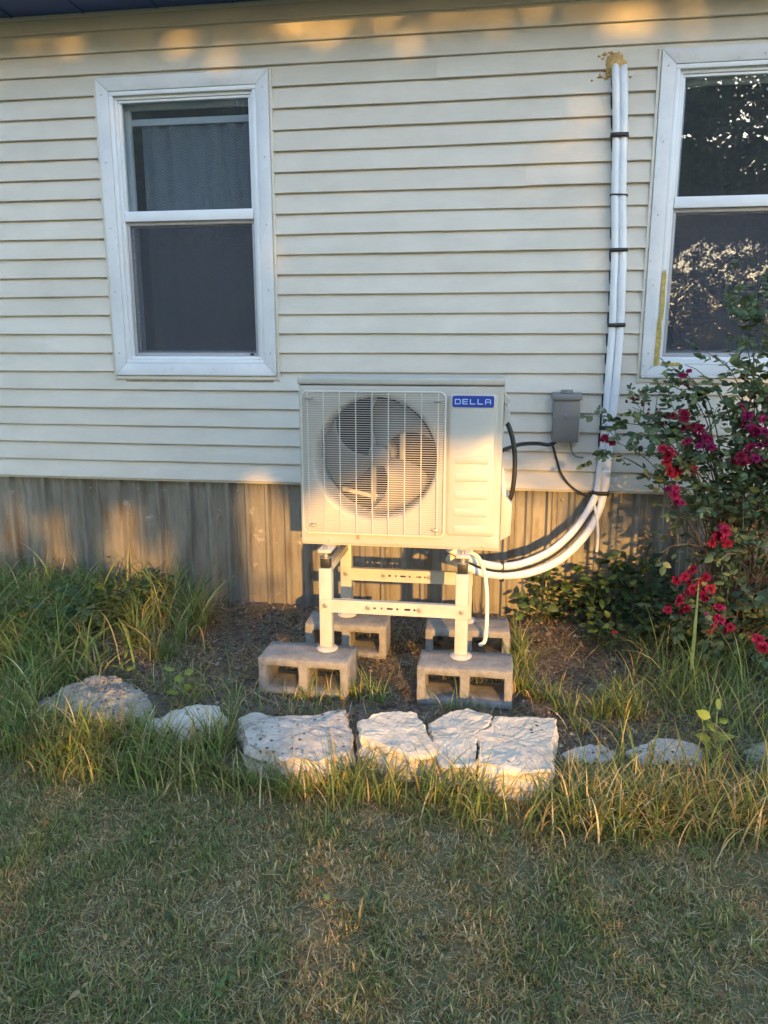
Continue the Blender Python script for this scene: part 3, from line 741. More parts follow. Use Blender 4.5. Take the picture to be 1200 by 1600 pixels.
def hose(name, px, r, mat, label, cat, seg=10):
    o = MB().tube(spline(path(px), 7), r, seg).build(name, mat, None, smooth=True); return tag(o, label, cat)
hose('drain_hose', [(929, 790, -0.085), (933, 815, -0.105), (934, 840, -0.105), (932, 862, -0.10)], 0.0078, M['tube_white'], 'short white hose end hanging below the bend of the pipes', 'hose')
hose('drain_hose', [(733, 862, -0.80), (748, 872, -0.80), (758, 900, -0.80), (761, 940, -0.80), (760, 980, -0.80), (757, 1002, -0.80), (749, 1008, -0.80)], 0.0095, M['tube_white'], 'white drain tube curving down behind the right front stand leg', 'hose')
# spray foam plug
M['foam'] = simple('golden_spray_foam', (0.52, 0.33, 0.13), 0.8, var=0.35, vscale=45, bmp=0.6)
def foam():
    c = W(961, 100, -0.02); V = []; F = []; nr, na = 10, 40
    for i in range(nr+1):
        t = i/nr
        for k in range(na):
            a = 2*math.pi*k/na
            rr = 0.056*t*(1+0.30*noise.noise((math.cos(a)*1.6, math.sin(a)*1.6, 4.0))+(0.16*noise.noise((math.cos(a)*5, math.sin(a)*5, 1.0)) if t > 0.7 else 0))
            y = 0.006-0.040*max(0, 1-t**2.2)-0.004+0.010*noise.noise((rr*math.cos(a)*40, rr*math.sin(a)*40, 2))*(1-t)
            V.append((c.x+rr*math.cos(a)*0.95, -0.012+y, c.z+rr*math.sin(a)*1.0))
    for i in range(nr):
        for k in range(na): F.append((i*na+k, i*na+(k+1) % na, (i+1)*na+(k+1) % na, (i+1)*na+k))
    o = MB().add(V, F).build('spray_foam', M['foam'], None, smooth=True, fix=False)
    return tag(o, 'golden expanding foam plug where the white pipes enter the siding', 'foam')
fo = foam(); WO[fo.name] = Vector((0, 0, 0))
rr_ = random.Random(4)
for (px, py, s) in ((942, 92, 0.018), (936, 88, 0.010), (931, 71, 0.008), (938, 120, 0.016), (947, 122, 0.014), (925, 126, 0.008), (985, 120, 0.008), (945, 85, 0.014), (955, 82, 0.012), (951, 118, 0.014)):
    c = W(px, py, -0.017); n = 14
    V = [(c.x, c.y-0.004, c.z)]+[(c.x+s*math.cos(2*math.pi*k/n)*(1+rr_.uniform(-.5, .6)), c.y+0.006, c.z+0.7*s*math.sin(2*math.pi*k/n)*(1+rr_.uniform(-.5, .6))) for k in range(n)]
    MB().add(V, [(0, 1+k, 1+(k+1) % n) for k in range(n)]).build('foam_smear', M['foam'], fo, fix=False)
# disconnect box
M['boxgrey'] = simple('grey_painted_steel', (0.17, 0.165, 0.16), 0.42, metal=0.15, var=0.06, vscale=6)
p0, p1 = W(866, 617, -0.085), W(903, 690, -0.085)
db = empty('disconnect_box', (p0.x, -0.02, p1.z), 'grey steel electrical disconnect box mounted on the lower siding', 'electrical box')
MB().box(p0.x-0.002, p1.x+0.002, -0.080, -0.012, p1.z, p0.z).build('box_body', M['boxgrey'], db, bevel=0.003)
cv = MB().box(p0.x-0.001, p1.x+0.001, -0.088, -0.0805, p1.z-0.006, p0.z-0.020).build('box_cover', M['boxgrey'], db, bevel=0.003)
MB().prism([(-0.10, p0.z-0.026), (-0.096, p0.z+0.006), (-0.01, p0.z+0.012), (-0.01, p0.z-0.026), (-0.09, p0.z-0.018)], p0.x-0.010, p1.x+0.010, 'x').build('rain_hood', M['boxgrey'], db, bevel=0.003)
cx = (p0.x+p1.x)/2
MB().lathe([(0.0, 0.016), (0.030, 0.015), (0.033, 0.0)], (cx, -0.05, p0.z+0.009), 'z', 20).build('conduit_hub', M['boxgrey'], db, smooth=True)
raised(rrect(cx-0.011, cx+0.011, (p0.z+p1.z)/2-0.004, (p0.z+p1.z)/2+0.026, 0.003), -0.0878, -0.0895, 0.0015, 'embossed_mark', M['boxgrey'], cv)
hose('power_conduit', [(868, 690, -0.06), (858, 695, -0.075), (840, 693, -0.12), (815, 694, -0.30), (798, 699, -0.48), (784, 704, -0.62)], [0.010]*7*1+[0.010]*(7*4+1), M['black'], 'thick black flexible conduit from the unit to the grey box', 'conduit')
hose('power_whip', [(788, 660, -0.86), (794, 664, -0.875), (801, 686, -0.885), (804.5, 715, -0.885), (803.5, 745, -0.885), (800, 770, -0.88), (795, 783, -0.87)], 0.0105, M['black'], 'black cable loop bulging from the right side of the unit', 'cable')
hose('ground_wire', [(864, 697, -0.045), (870, 718, -0.03), (877, 740, -0.03), (890, 758, -0.03), (908, 770, -0.03), (933, 776, -0.030)], 0.0058, M['black'], 'thin black wire drooping from the grey box to the pipes', 'wire')
hose('grey_conduit', [(891, 690, -0.05), (892, 700, -0.05), (896, 710, -0.048), (903, 714, -0.042), (911, 715, -0.02)], 0.0042, M['boxgrey'], 'thin grey conduit elbow under the electrical box', 'conduit')
#@@PART3
# ------------------------------------------------------------------ limestone edging
def make_stone(name, tone, dark):
    m, n, l, b = new_mat(name)
    v = mapping(n, l)
    base = ramp(n, l, nz(n, l, v, 9, 8, 0.7), [(0.3, tuple(t*0.72 for t in tone)), (0.52, tone), (0.75, tuple(min(.75, t*1.18) for t in tone))])
    vo = n.new('ShaderNodeTexVoronoi'); vo.inputs['Scale'].default_value = 30; l.new(v, vo.inputs['Vector'])
    pit = ramp(n, l, vo.outputs['Distance'], [(0.17, (1, 1, 1)), (0.25, (0, 0, 0))])
    pp = ramp(n, l, nz(n, l, v, 7, 3), [(0.55-dark*0.22, (0, 0, 0)), (0.65-dark*0.22, (1, 1, 1))])
    pit = mix(n, l, 1.0, pit, pp, 'MULTIPLY')
    base = mix(n, l, pit, base, (0.09, 0.075, 0.06))
    lic = ramp(n, l, nz(n, l, v, 22, 8, 0.8), [(0.62-dark*0.14, (0, 0, 0)), (0.74-dark*0.14, (1, 1, 1))])
    base = mix(n, l, lic, base, (0.16, 0.14, 0.12))
    soil = ramp(n, l, nz(n, l, v, 4.5, 6, 0.7), [(0.56, (0, 0, 0)), (0.76, (0.6, 0.6, 0.6))])
    base = mix(n, l, soil, base, (0.30, 0.215, 0.13))
    l.new(base, b.inputs['Base Color']); b.inputs['Roughness'].default_value = 0.92; b.inputs['Specular IOR Level'].default_value = 0.2
    bump(n, l, b, nz(n, l, v, 70, 8, 0.75), 0.8, 0.008)
    return m
M['lime'] = make_stone('pale_limestone', (0.60, 0.55, 0.46), 0.15)
M['lime_pitted'] = make_stone('pitted_limestone', (0.50, 0.465, 0.41), 0.6)
M['lime_dark'] = make_stone('lichen_dark_limestone', (0.34, 0.30, 0.24), 1.0)
def stone(px, ztop, zbot, mat, label, seed, shrink=0.004, rough=0.008, tilt=0.0, overhang=0.010):
    P = [G(x, y, ztop) for x, y in px]; P = [Vector((p.x, p.y)) for p in P]
    c = sum(P, Vector((0, 0)))/len(P)
    # resample the outline
    Mn = 130; seg = [(P[(i+1) % len(P)]-P[i]).length for i in range(len(P))]; tot = sum(seg); out = []
    for k in range(Mn):
        s = tot*k/Mn; i = 0
        while s > seg[i]: s -= seg[i]; i += 1
        q = P[i].lerp(P[(i+1) % len(P)], s/seg[i]); d = (q-c); q = q-d.normalized()*shrink
        q += Vector((noise.noise((q.x*26, q.y*26, seed)), noise.noise((q.x*26, q.y*26, seed+8))))*0.010; q += Vector((noise.noise((q.x*80, q.y*80, seed)), noise.noise((q.x*80, q.y*80, seed+8))))*0.004
        out.append(q)
    V = []; F = []; ring = 0
    def top(x, y):
        return ztop + rough*(1.3*noise.fractal((x*6, y*6, seed), 0.8, 2.0, 3)+0.40*noise.noise((x*28, y*28, seed))+0.28*noise.noise((x*70, y*70, seed))+0.8*(noise.voronoi((x*9, y*9, seed))[0][0]-0.3)-0.5*max(0, 0.5-abs(noise.noise((x*11, y*11, seed+20))*6))+0.5*round(2*noise.noise((x*5, y*5, seed+3)))/2) + tilt*(y-c.y)
    sm = [sum((out[(k+j) % Mn] for j in range(-6, 7)), Vector((0, 0)))/13 for k in range(Mn)]
    lv = [0.03, .12, .22, .32, .42, .52, .62, .71, .79, .86, .92, .96, .985]
    for s in lv:
        for k_, q in enumerate(out):
            p = c.lerp(sm[k_].lerp(q, s**6), s); V.append((p.x, p.y, top(p.x, p.y)))
        ring += 1
    for k, s in enumerate((0.0, .06, .16, .28, .42, .56, .70, .85, 1.0)):
        for q in out:
            d = (q-c).normalized()
            zt = top(q.x, q.y); z = zt-0.007+(zbot-zt)*s
            o_ = overhang*math.sin(s*2.4)+0.006*math.copysign(1, math.sin(z*95+4*noise.noise((q.x*6, q.y*6, seed))))+0.013*noise.fractal((q.x*9, q.y*9, z*16+seed), 0.9, 2.0, 5)
            pp = q+d*o_; V.append((pp.x, pp.y, z))
        ring += 1
    for i in range(ring-1):
        for k in range(Mn): F.append((i*Mn+k, (i+1)*Mn+k, (i+1)*Mn+(k+1) % Mn, i*Mn+(k+1) % Mn))
    F.append(tuple(range(Mn)))
    o = MB().add(V, F).build('edging_stone', mat, None, smooth=False)
    return tag(o, label, 'stone', 'limestone edging along the bed')
stone([(62, 1092), (100, 1078), (150, 1060), (178, 1056), (205, 1068), (232, 1088), (240, 1112), (200, 1122), (130, 1122), (68, 1114)], 0.07, -0.12, M['lime_dark'], 'large dark lichen-covered slab of stone at the far left of the edging', 1, rough=0.016)
stone([(232, 1128), (270, 1108), (318, 1100), (345, 1106), (352, 1120), (335, 1140), (250, 1150)], 0.04, -0.12, M['lime'], 'low pale stone half hidden in grass beside the dark slab', 2, rough=0.012)
stone([(372, 1122), (395, 1112), (440, 1121), (520, 1110), (538, 1108), (552, 1158), (549, 1176), (500, 1188), (440, 1184), (385, 1160)], 0.075, -0.12, M['lime_pitted'], 'pale flat stone dotted with dark pits, left of the gap between stones', 3)
stone([(559, 1126), (600, 1115), (650, 1111), (668, 1142), (677, 1170), (640, 1176), (600, 1163), (562, 1150)], 0.105, -0.14, M['lime'], 'blocky pale stone with tall sunlit front face, middle of the edging', 4, tilt=0.04)
stone([(672, 1130), (700, 1111), (730, 1107), (771, 1119), (762, 1134), (741, 1146), (746, 1170), (744, 1194), (692, 1194), (676, 1166)], 0.090, -0.14, M['lime'], 'pale stone, left piece of the cracked pair in front of the right block', 5, shrink=0.003, overhang=0.004)
stone([(772, 1118), (815, 1119), (868, 1122), (870, 1138), (862, 1170), (863, 1204), (800, 1200), (747, 1195), (749, 1170), (743, 1147), (764, 1136)], 0.090, -0.14, M['lime'], 'pale stone, right piece of the cracked pair with a jagged edge', 6, shrink=0.003, overhang=0.004)
stone([(876, 1178), (905, 1167), (940, 1166), (962, 1176), (955, 1190), (885, 1192)], 0.005, -0.14, M['lime_pitted'], 'small low stone sunk in grass just right of the cracked pair', 7)
stone([(980, 1172), (1020, 1158), (1060, 1155), (1098, 1168), (1094, 1188), (1000, 1192)], 0.025, -0.14, M['lime_pitted'], 'rounded grey stone among dry grass below the rose bush', 8)
stone([(1158, 1172), (1185, 1160), (1230, 1160), (1262, 1172), (1250, 1190), (1165, 1190)], 0.02, -0.14, M['lime_dark'], 'grey stone cut off by the right edge of the picture', 9)

# ------------------------------------------------------------------ grass
def fbm(x, y, seed, scale):
    r = np.random.default_rng(seed); s = np.zeros_like(x)
    for k in range(14):
        a = r.uniform(0, 2*np.pi); f = scale*r.uniform(0.5, 2.2); s += np.sin((x*np.cos(a)+y*np.sin(a))*f+r.uniform(0, 6.28))
    return 0.5+s/14*1.3
def leafy_mat(name, trans=0.35, rough=0.55):
    m, n, l, b = new_mat(name); out = n['Material Output']
    at = n.new('ShaderNodeAttribute'); at.attribute_name = 'tint'
    l.new(at.outputs['Color'], b.inputs['Base Color']); b.inputs['Roughness'].default_value = rough; b.inputs['Specular IOR Level'].default_value = 0.25
    t = n.new('ShaderNodeBsdfTranslucent'); l.new(at.outputs['Color'], t.inputs[0])
    mx = n.new('ShaderNodeMixShader'); mx.inputs[0].default_value = trans
    l.new(b.outputs[0], mx.inputs[1]); l.new(t.outputs[0], mx.inputs[2]); l.new(mx.outputs[0], out.inputs[0]); return m
M['grass'] = leafy_mat('grass_blades', 0.42); M['leaf'] = leafy_mat('broad_leaves', 0.25, 0.45); M['petal'] = leafy_mat('petals', 0.3, 0.5)
def blades(name, x, y, h, wd, th0, bend, col, segs, seed, z=None, tipcol=None):
    r = np.random.default_rng(seed); N = len(x)
    az = r.uniform(0, 2*np.pi, N); tw = az+np.pi/2+r.normal(0, 0.5, N)
    z0 = (gh(x, y)-0.004) if z is None else z
    P = np.zeros((N, segs+1, 3)); P[:, 0, 0] = x; P[:, 0, 1] = y; P[:, 0, 2] = z0
    for s in range(segs):
        t = (s+0.5)/segs; th = th0+bend*t**1.4
        d = h/segs
        P[:, s+1, 0] = P[:, s, 0]+d*np.sin(th)*np.cos(az); P[:, s+1, 1] = P[:, s, 1]+d*np.sin(th)*np.sin(az); P[:, s+1, 2] = P[:, s, 2]+d*np.cos(th)
    P[:, 1:, 2] = np.maximum(P[:, 1:, 2], z0[:, None]+0.002)
    px = np.cos(tw); py = np.sin(tw)
    V = np.zeros((N, 2*segs+1, 3)); C = np.zeros((N, 2*segs+1, 3))
    for s in range(segs):
        t = s/segs; ww = wd*(0.75+0.25*min(1, t*4))*(1-t**2.2)*0.5
        for q, sg in ((0, -1), (1, 1)):
            V[:, 2*s+q, :] = P[:, s, :]; V[:, 2*s+q, 0] += sg*ww*px; V[:, 2*s+q, 1] += sg*ww*py
        f = t if tipcol is not None else 0
        cc = col*(1-f)+(tipcol*f if tipcol is not None else 0)
        C[:, 2*s] = cc; C[:, 2*s+1] = cc
    V[:, 2*segs] = P[:, segs]; C[:, 2*segs] = tipcol if tipcol is not None else col
    tri = []
    for s in range(segs-1): a = 2*s; tri += [(a, a+1, a+3), (a, a+3, a+2)]
    tri.append((2*segs-2, 2*segs-1, 2*segs)); tri = np.array(tri)
    T = (np.arange(N)[:, None, None]*(2*segs+1)+tri[None]).reshape(-1, 3)
    return V.reshape(-1, 3), T, C.reshape(-1, 3)
def join_blades(name, chunks, mat, label, cat, smooth=False):
    off = 0; Vs, Ts, Cs = [], [], []
    for V, T, C in chunks: Vs.append(V); Ts.append(T+off); Cs.append(C); off += len(V)
    me = fast_mesh(name, np.concatenate(Vs), np.concatenate(Ts), np.concatenate(Cs))
    return tag(link(name, me, mat), label, cat, kind='stuff')
def pick(r, N, cols, wts):
    c = np.array(cols)[r.choice(len(cols), N, p=np.array(wts)/sum(wts))]
    return c*r.uniform(0.75, 1.25, (N, 1))*r.uniform(0.93, 1.07, (N, 3))
LEAF = np.array([(0, 0, 0), (0.28, 0.30, -0.06), (0.62, 0.27, -0.10), (1.0, 0, -0.14), (0.62, -0.27, -0.10), (0.28, -0.30, -0.06), (0.33, 0, 0.05), (0.66, 0, 0.02)])
LEAFT = np.array([(0, 6, 1), (6, 7, 2), (6, 2, 1), (7, 3, 2), (0, 5, 6), (6, 5, 4), (6, 4, 7), (7, 4, 3)])
def leaf_chunk(P, D, size, col, seed, width=1.0, flat=0.6):
    """P base points, D outward directions (unit-ish), size (N)"""
    r = np.random.default_rng(seed); N = len(P)
    D = D/np.linalg.norm(D, axis=1, keepdims=True)
    up = np.array([[0, 0, 1.0]])*flat+r.normal(0, 0.5, (N, 3)); S = np.cross(up, D); S /= np.linalg.norm(S, axis=1, keepdims=True)+1e-9
    U = np.cross(D, S)
    L = LEAF[None]*np.ones((N, 1, 1)); L = L*size[:, None, None]
    V = P[:, None, :]+L[:, :, 0:1]*D[:, None, :]+L[:, :, 1:2]*width*S[:, None, :]+L[:, :, 2:3]*U[:, None, :]
    T = (np.arange(N)[:, None, None]*8+LEAFT[None]).reshape(-1, 3)
    return V.reshape(-1, 3), T, np.repeat(col, 8, 0)
GREENS = [(0.180, 0.210, 0.070), (0.225, 0.250, 0.085), (0.145, 0.180, 0.070), (0.34, 0.32, 0.11)]
STRAW = [(0.58, 0.44, 0.22), (0.48, 0.34, 0.14), (0.68, 0.55, 0.33), (0.38, 0.25, 0.11)]
BLOCKS = [(-0.797, -1.085), (-0.118, -1.12), (-0.706, -0.655), (-0.13, -0.64)]
STN = [(o.bound_box, o) for o in bpy.data.objects if o.name.startswith('edging_stone')]
def off_things(x, y):
    k = np.ones(len(x), bool)
    for cx, cy in BLOCKS: k &= ~((abs(x-cx) < 0.195) & (abs(y-cy) < 0.097))
    for bb, o in STN:
        bx = [b[0] for b in bb]; by = [b[1] for b in bb]; cx, cy = (min(bx)+max(bx))/2, (min(by)+max(by))/2; rx, ry = (max(bx)-min(bx))/2, (max(by)-min(by))/2
        k &= (((x-cx)/rx)**4+((y-cy)/ry)**4) > 0.8
    return k
def fr_sample(r, N, y0, y1, margin):
    y = r.uniform(y0, y1, N); d = y+4.16
    x = r.uniform(-0.74*d-margin, 0.36*d+margin); return x, y
def lawn():
    r = np.random.default_rng(1); ch = []
    # living blades, thicker and greener in drifts
    x, y = fr_sample(r, 350000, -3.35, -1.66, 0.45)
    f = fbm(x, y, 3, 5.0); g = fbm(x, y, 4, 15.0)
    cl_ = fbm(x, y, 6, 48.0); keep = (r.random(len(x)) < np.clip(0.20+0.9*f+0.5*(g-0.5)+0.9*(cl_-0.5), 0.05, 1)) & off_things(x, y); x, y, f, g = x[keep], y[keep], f[keep], g[keep]
    N = len(x); dry = r.random(N) < np.clip(0.43-0.7*(f-0.5)-0.8*(g-0.5), 0.08, 0.85)
    col = np.where(dry[:, None], pick(r, N, STRAW, [3, 3, 1, 3]), pick(r, N, GREENS, [4, 4, 4, 1]))
    h = r.gamma(6, 0.0040, N)*np.where(dry, 0.85, 1.0)*(0.75+0.5*g)
    ch.append(blades('l', x, y, h, np.clip(r.gamma(4, 0.0009, N), 0.0018, 0.0075), abs(r.normal(0.45, 0.42, N)), r.uniform(0.2, 1.5, N), col, 3, 2, tipcol=col*r.uniform(0.8, 1.5, (N, 1))))
    # thatch: dead blades lying flat
    x, y = fr_sample(r, 60000, -3.35, -1.66, 0.45); k = off_things(x, y); x, y = x[k], y[k]; N = len(x)
    ch.append(blades('t', x, y, r.gamma(4, 0.0075, N), r.uniform(0.0014, 0.003, N), r.uniform(1.0, 1.5, N), r.uniform(-0.1, 0.4, N), pick(r, N, STRAW+[(0.12, 0.09, 0.06)], [2, 3, 2, 3, 3]), 2, 3, z=gh(x, y)+r.uniform(0, 0.012, N)))
    # low clover-like weeds and fallen leaves
    n = 60; cx, cy = fr_sample(r, n, -3.2, -1.7, 0.3); k = off_things(cx, cy); cx, cy = cx[k], cy[k]; n = len(cx); m = 6
    a = r.uniform(0, 6.28, n*m); px_ = np.repeat(cx, m)+r.normal(0, .012, n*m); py_ = np.repeat(cy, m)+r.normal(0, .012, n*m)
    ch.append(leaf_chunk(np.stack([px_, py_, gh(px_, py_)+r.uniform(0.012, 0.03, n*m)], 1), np.stack([np.cos(a), np.sin(a), r.normal(0.1, .25, n*m)], 1), r.uniform(0.010, 0.024, n*m), np.repeat(pick(r, n, [(0.12, 0.18, 0.06), (0.17, 0.22, 0.08), (0.09, 0.14, 0.06)], [2, 2, 2]), m, 0), 5, 1.2, 1.6))
    n = 160; cx, cy = fr_sample(r, n, -3.2, -1.75, 0.3); a = r.uniform(0, 6.28, n)
    ch.append(leaf_chunk(np.stack([cx, cy, gh(cx, cy)+0.02], 1), np.stack([np.cos(a), np.sin(a), r.normal(0, .3, n)], 1), r.uniform(0.015, 0.032, n), pick(r, n, [(0.30, 0.18, 0.08), (0.42, 0.30, 0.15), (0.20, 0.12, 0.06)], [3, 2, 2]), 6, 0.9, 1.5))
    # wider lawn beyond the frame, sparser
    x = r.uniform(-5, 4.5, 60000); y = r.uniform(-6.5, -1.7, 60000); d = y+4.16
    k = (x < -0.74*d-0.45) | (x > 0.36*d+0.45) | (y < -3.35); x, y = x[k], y[k]; N = len(x)
    col = np.where((r.random(N) < 0.35)[:, None], pick(r, N, STRAW, [3, 3, 1, 3]), pick(r, N, GREENS, [4, 4, 4, 1]))
    ch.append(blades('w', x, y, r.gamma(5, 0.009, N), r.uniform(0.003, 0.006, N), abs(r.normal(0.4, 0.3, N)), r.uniform(0.2, 1.4, N), col, 2, 4))
    join_blades('lawn_grass', ch, M['grass'], 'short mown lawn of mixed green and dry straw blades', 'grass')
lawn()
TG = [(0.150, 0.210, 0.056), (0.200, 0.265, 0.070), (0.110, 0.165, 0.050), (0.34, 0.34, 0.09)]
def tuft(r, cx, cy, rad, n):
    a = r.uniform(0, 6.28, n); q = rad*np.sqrt(r.random(n)); return cx+q*np.cos(a), cy+q*np.sin(a)
def patch(seed, x, y, hm, hs, wm, dryp, segs=6, th=0.25, bend=(0.5, 2.0), greens=TG):
    r = np.random.default_rng(seed); k = off_things(x, y) & (y < -0.03); x, y = x[k], y[k]; N = len(x)
    dry = r.random(N) < dryp
    col = np.where(dry[:, None], pick(r, N, STRAW, [3, 2, 2, 2]), pick(r, N, greens, [4, 4, 3, 1]))
    h = np.clip(r.normal(hm, hs, N), 0.03, None)
    tip = np.where((r.random(N) < 0.25)[:, None], np.array([[0.28, 0.24, 0.11]]), col*1.15)
    return blades('p', x, y, h, r.uniform(0.6, 1.3, N)*wm, abs(r.normal(th, 0.2, N)), r.uniform(bend[0], bend[1], N), col, segs, seed+1, tipcol=tip)
def tall_left():
    r = np.random.default_rng(21); ch = []
    x = r.uniform(-4.4, -1.35, 17000); y = r.uniform(-1.5, -0.05, 17000)
    edge = -1.93-0.10*np.sin(y*5)-0.20*(y+0.7)**2
    p = np.where(x < edge, 1.0, np.exp(-(x-edge)/0.10)); k = (r.random(len(x)) < p*np.clip(0.2+1.3*fbm(x, y, 8, 6), 0, 1)); x, y = x[k], y[k]
    n2 = len(x)//2
    ch.append(patch(31, x[:n2], y[:n2], 0.22, 0.07, 0.0078, 0.10, 6, 0.35, (1.0, 2.6))); ch.append(patch(32, x[n2:], y[n2:], 0.36, 0.08, 0.0090, 0.10, 7, 0.3, (0.9, 2.7)))
    for (px, py, n, hm) in ((225, 985, 90, 0.20), (255, 975, 70, 0.22), (305, 985, 60, 0.36), (315, 975, 30, 0.42), (285, 1000, 80, 0.22), (215, 1010, 120, 0.18), (250, 1030, 100, 0.15)):
        g = G(px, py); xx, yy = tuft(r, g.x, g.y, 0.06, n); ch.append(patch(px, xx, yy, hm, 0.06, 0.0065, 0.22, 6))
    join_blades('tall_grass', ch, M['grass'], 'tall drooping green grass against the skirting at the left', 'grass')
tall_left()
def edge_grass():
    r = np.random.default_rng(41); ch = []
    # fringe along the front of the stones
    x = r.uniform(-2.7, 1.9, 17000); y = -1.80+r.normal(0, 0.070, 17000)-0.05*np.sin(x*2.1)+0.10*sstep(0.2, 1.0, x)+0.16*sstep(-1.1, -1.9, x)
    p = np.where(x < -1.0, 0.9, np.where(x < -0.42, 0.75, np.where(x < -0.24, 0.10, np.where(x < 0.25, 0.60, 1.0)))); k = r.random(len(x)) < p*np.clip(0.15+1.4*fbm(x, y, 12, 9), 0, 1)
    x, y = x[k], y[k]; L_ = x < 0.02
    ch.append(patch(51, x[L_], y[L_], 0.145, 0.05, 0.0056, 0.18)); ch.append(patch(52, x[~L_], y[~L_], 0.150, 0.05, 0.0056, 0.36))
    for (px, py, n, hm) in ((575, 1235, 40, 0.13), (490, 1215, 60, 0.14), (610, 1238, 40, 0.16), (700, 1225, 30, 0.12), (430, 1195, 60, 0.15), (540, 1200, 50, 0.15), (780, 1222, 45, 0.13), (850, 1228, 60, 0.15), (900, 1235, 60, 0.16)):
        g = G(px, py); xx, yy = tuft(r, g.x, g.y, 0.05, n); ch.append(patch(px+1, xx, yy, hm, 0.04, 0.0055, 0.2))
    for (px, py, n, hm) in ((70, 1150, 90, 0.16), (110, 1160, 90, 0.15), (150, 1165, 90, 0.16), (200, 1160, 110, 0.17), (240, 1165, 110, 0.17), (280, 1160, 110, 0.18), (320, 1165, 110, 0.17), (360, 1170, 90, 0.17), (230, 1130, 50, 0.14), (345, 1130, 50, 0.13), (40, 1120, 90, 0.2), (400, 1185, 70, 0.16)):
        g = G(px, py); xx, yy = tuft(r, g.x, g.y, 0.06, n); ch.append(patch(px+5, xx, yy, hm, 0.05, 0.0062, 0.25))
    # behind the stones on the left
    x = r.uniform(-2.6, -0.85, 4200); y = r.uniform(-1.68, -1.15, 4200); k = r.random(4200) < np.clip(1.0-(x+2.0)/1.1, 0.08, 1)*np.clip(0.1+1.2*fbm(x, y, 14, 8), 0, 1)
    ch.append(patch(53, x[k], y[k], 0.13, 0.05, 0.0045, 0.25))
    join_blades('edging_grass', ch, M['grass'], 'rough part-dry grass fringe growing along the limestone edging', 'grass')
edge_grass()
def bed_grass():
    r = np.random.default_rng(61); ch = []
    x = r.uniform(-2.2, 1.8, 46000); y = r.uniform(-1.62, -0.10, 46000)
    k = r.random(len(x)) < np.clip(2.2*(fbm(x, y, 17, 6)-0.45), 0.03, 0.8)*np.clip((-y-0.1)/1.0, 0.10, 1); x, y = x[k], y[k]
    ch.append(patch(71, x, y, 0.055, 0.022, 0.0030, 0.42, 3, 0.5, (0.3, 1.6)))
    # litter of dry stems
    x = r.uniform(-2.2, 1.8, 20000); y = r.uniform(-1.6, -0.05, 20000); k = (r.random(20000) < np.clip(0.2+fbm(x, y, 19, 5), 0, 1)) & off_things(x, y); x, y = x[k], y[k]; N = len(x)
    ch.append(blades('d', x, y, r.gamma(3, 0.022, N), r.uniform(0.0018, 0.004, N), r.uniform(1.2, 1.55, N), r.uniform(-0.1, 0.25, N), pick(r, N, STRAW+[(0.10, 0.07, 0.045)], [2, 3, 2, 4, 4]), 2, 72, z=gh(x, y)+r.uniform(0, 0.01, N)))
    # tall grass at the right, between the bed and the roses
    x = r.uniform(0.42, 2.6, 5200); y = r.uniform(-1.62, -0.35, 5200); k = r.random(5200) < sstep(0.0, 0.45, x-0.42-0.25*(y+0.9))*np.clip(0.1+1.3*fbm(x, y, 22, 6), 0, 1); x, y = x[k], y[k]
    ch.append(patch(73, x, y, 0.20, 0.08, 0.0055, 0.12))
    # tufts round the blocks
    for (px, py, n, hm) in ((565, 1095, 40, 0.12), (590, 1105, 34, 0.14), (545, 1098, 24, 0.12), (470, 1095, 40, 0.09), (505, 1100, 30, 0.10), (695, 1112, 26, 0.12), (712, 1118, 18, 0.14), (735, 1118, 20, 0.11), (770, 1110, 30, 0.12), (802, 1085, 40, 0.16), (812, 1055, 45, 0.20), (806, 1025, 40, 0.22), (820, 1085, 50, 0.12), (850, 1095, 60, 0.10), (885, 1115, 60, 0.11), (935, 1120, 90, 0.12), (980, 1120, 90, 0.14), (905, 1140, 60, 0.10), (960, 1095, 60, 0.11)):
        g = G(px, py); xx, yy = tuft(r, g.x, g.y, 0.05, n); ch.append(patch(px+2, xx, yy, hm, 0.04, 0.0050, 0.14))
    n = 150; x = r.uniform(-2.0, 1.6, n); y = r.uniform(-1.6, -0.1, n); k = off_things(x, y); x, y = x[k], y[k]; n = len(x); a = r.uniform(0, 6.28, n)
    ch.append(leaf_chunk(np.stack([x, y, gh(x, y)+0.006], 1), np.stack([np.cos(a), np.sin(a), r.normal(0, .15, n)], 1), r.uniform(0.018, 0.042, n), pick(r, n, [(0.22, 0.14, 0.07), (0.34, 0.25, 0.14), (0.13, 0.08, 0.045)], [3, 2, 3]), 77, 0.9, 2.5))
    join_blades('bed_grass', ch, M['grass'], 'sparse weedy grass and dry litter on the bare bed', 'grass')
bed_grass()
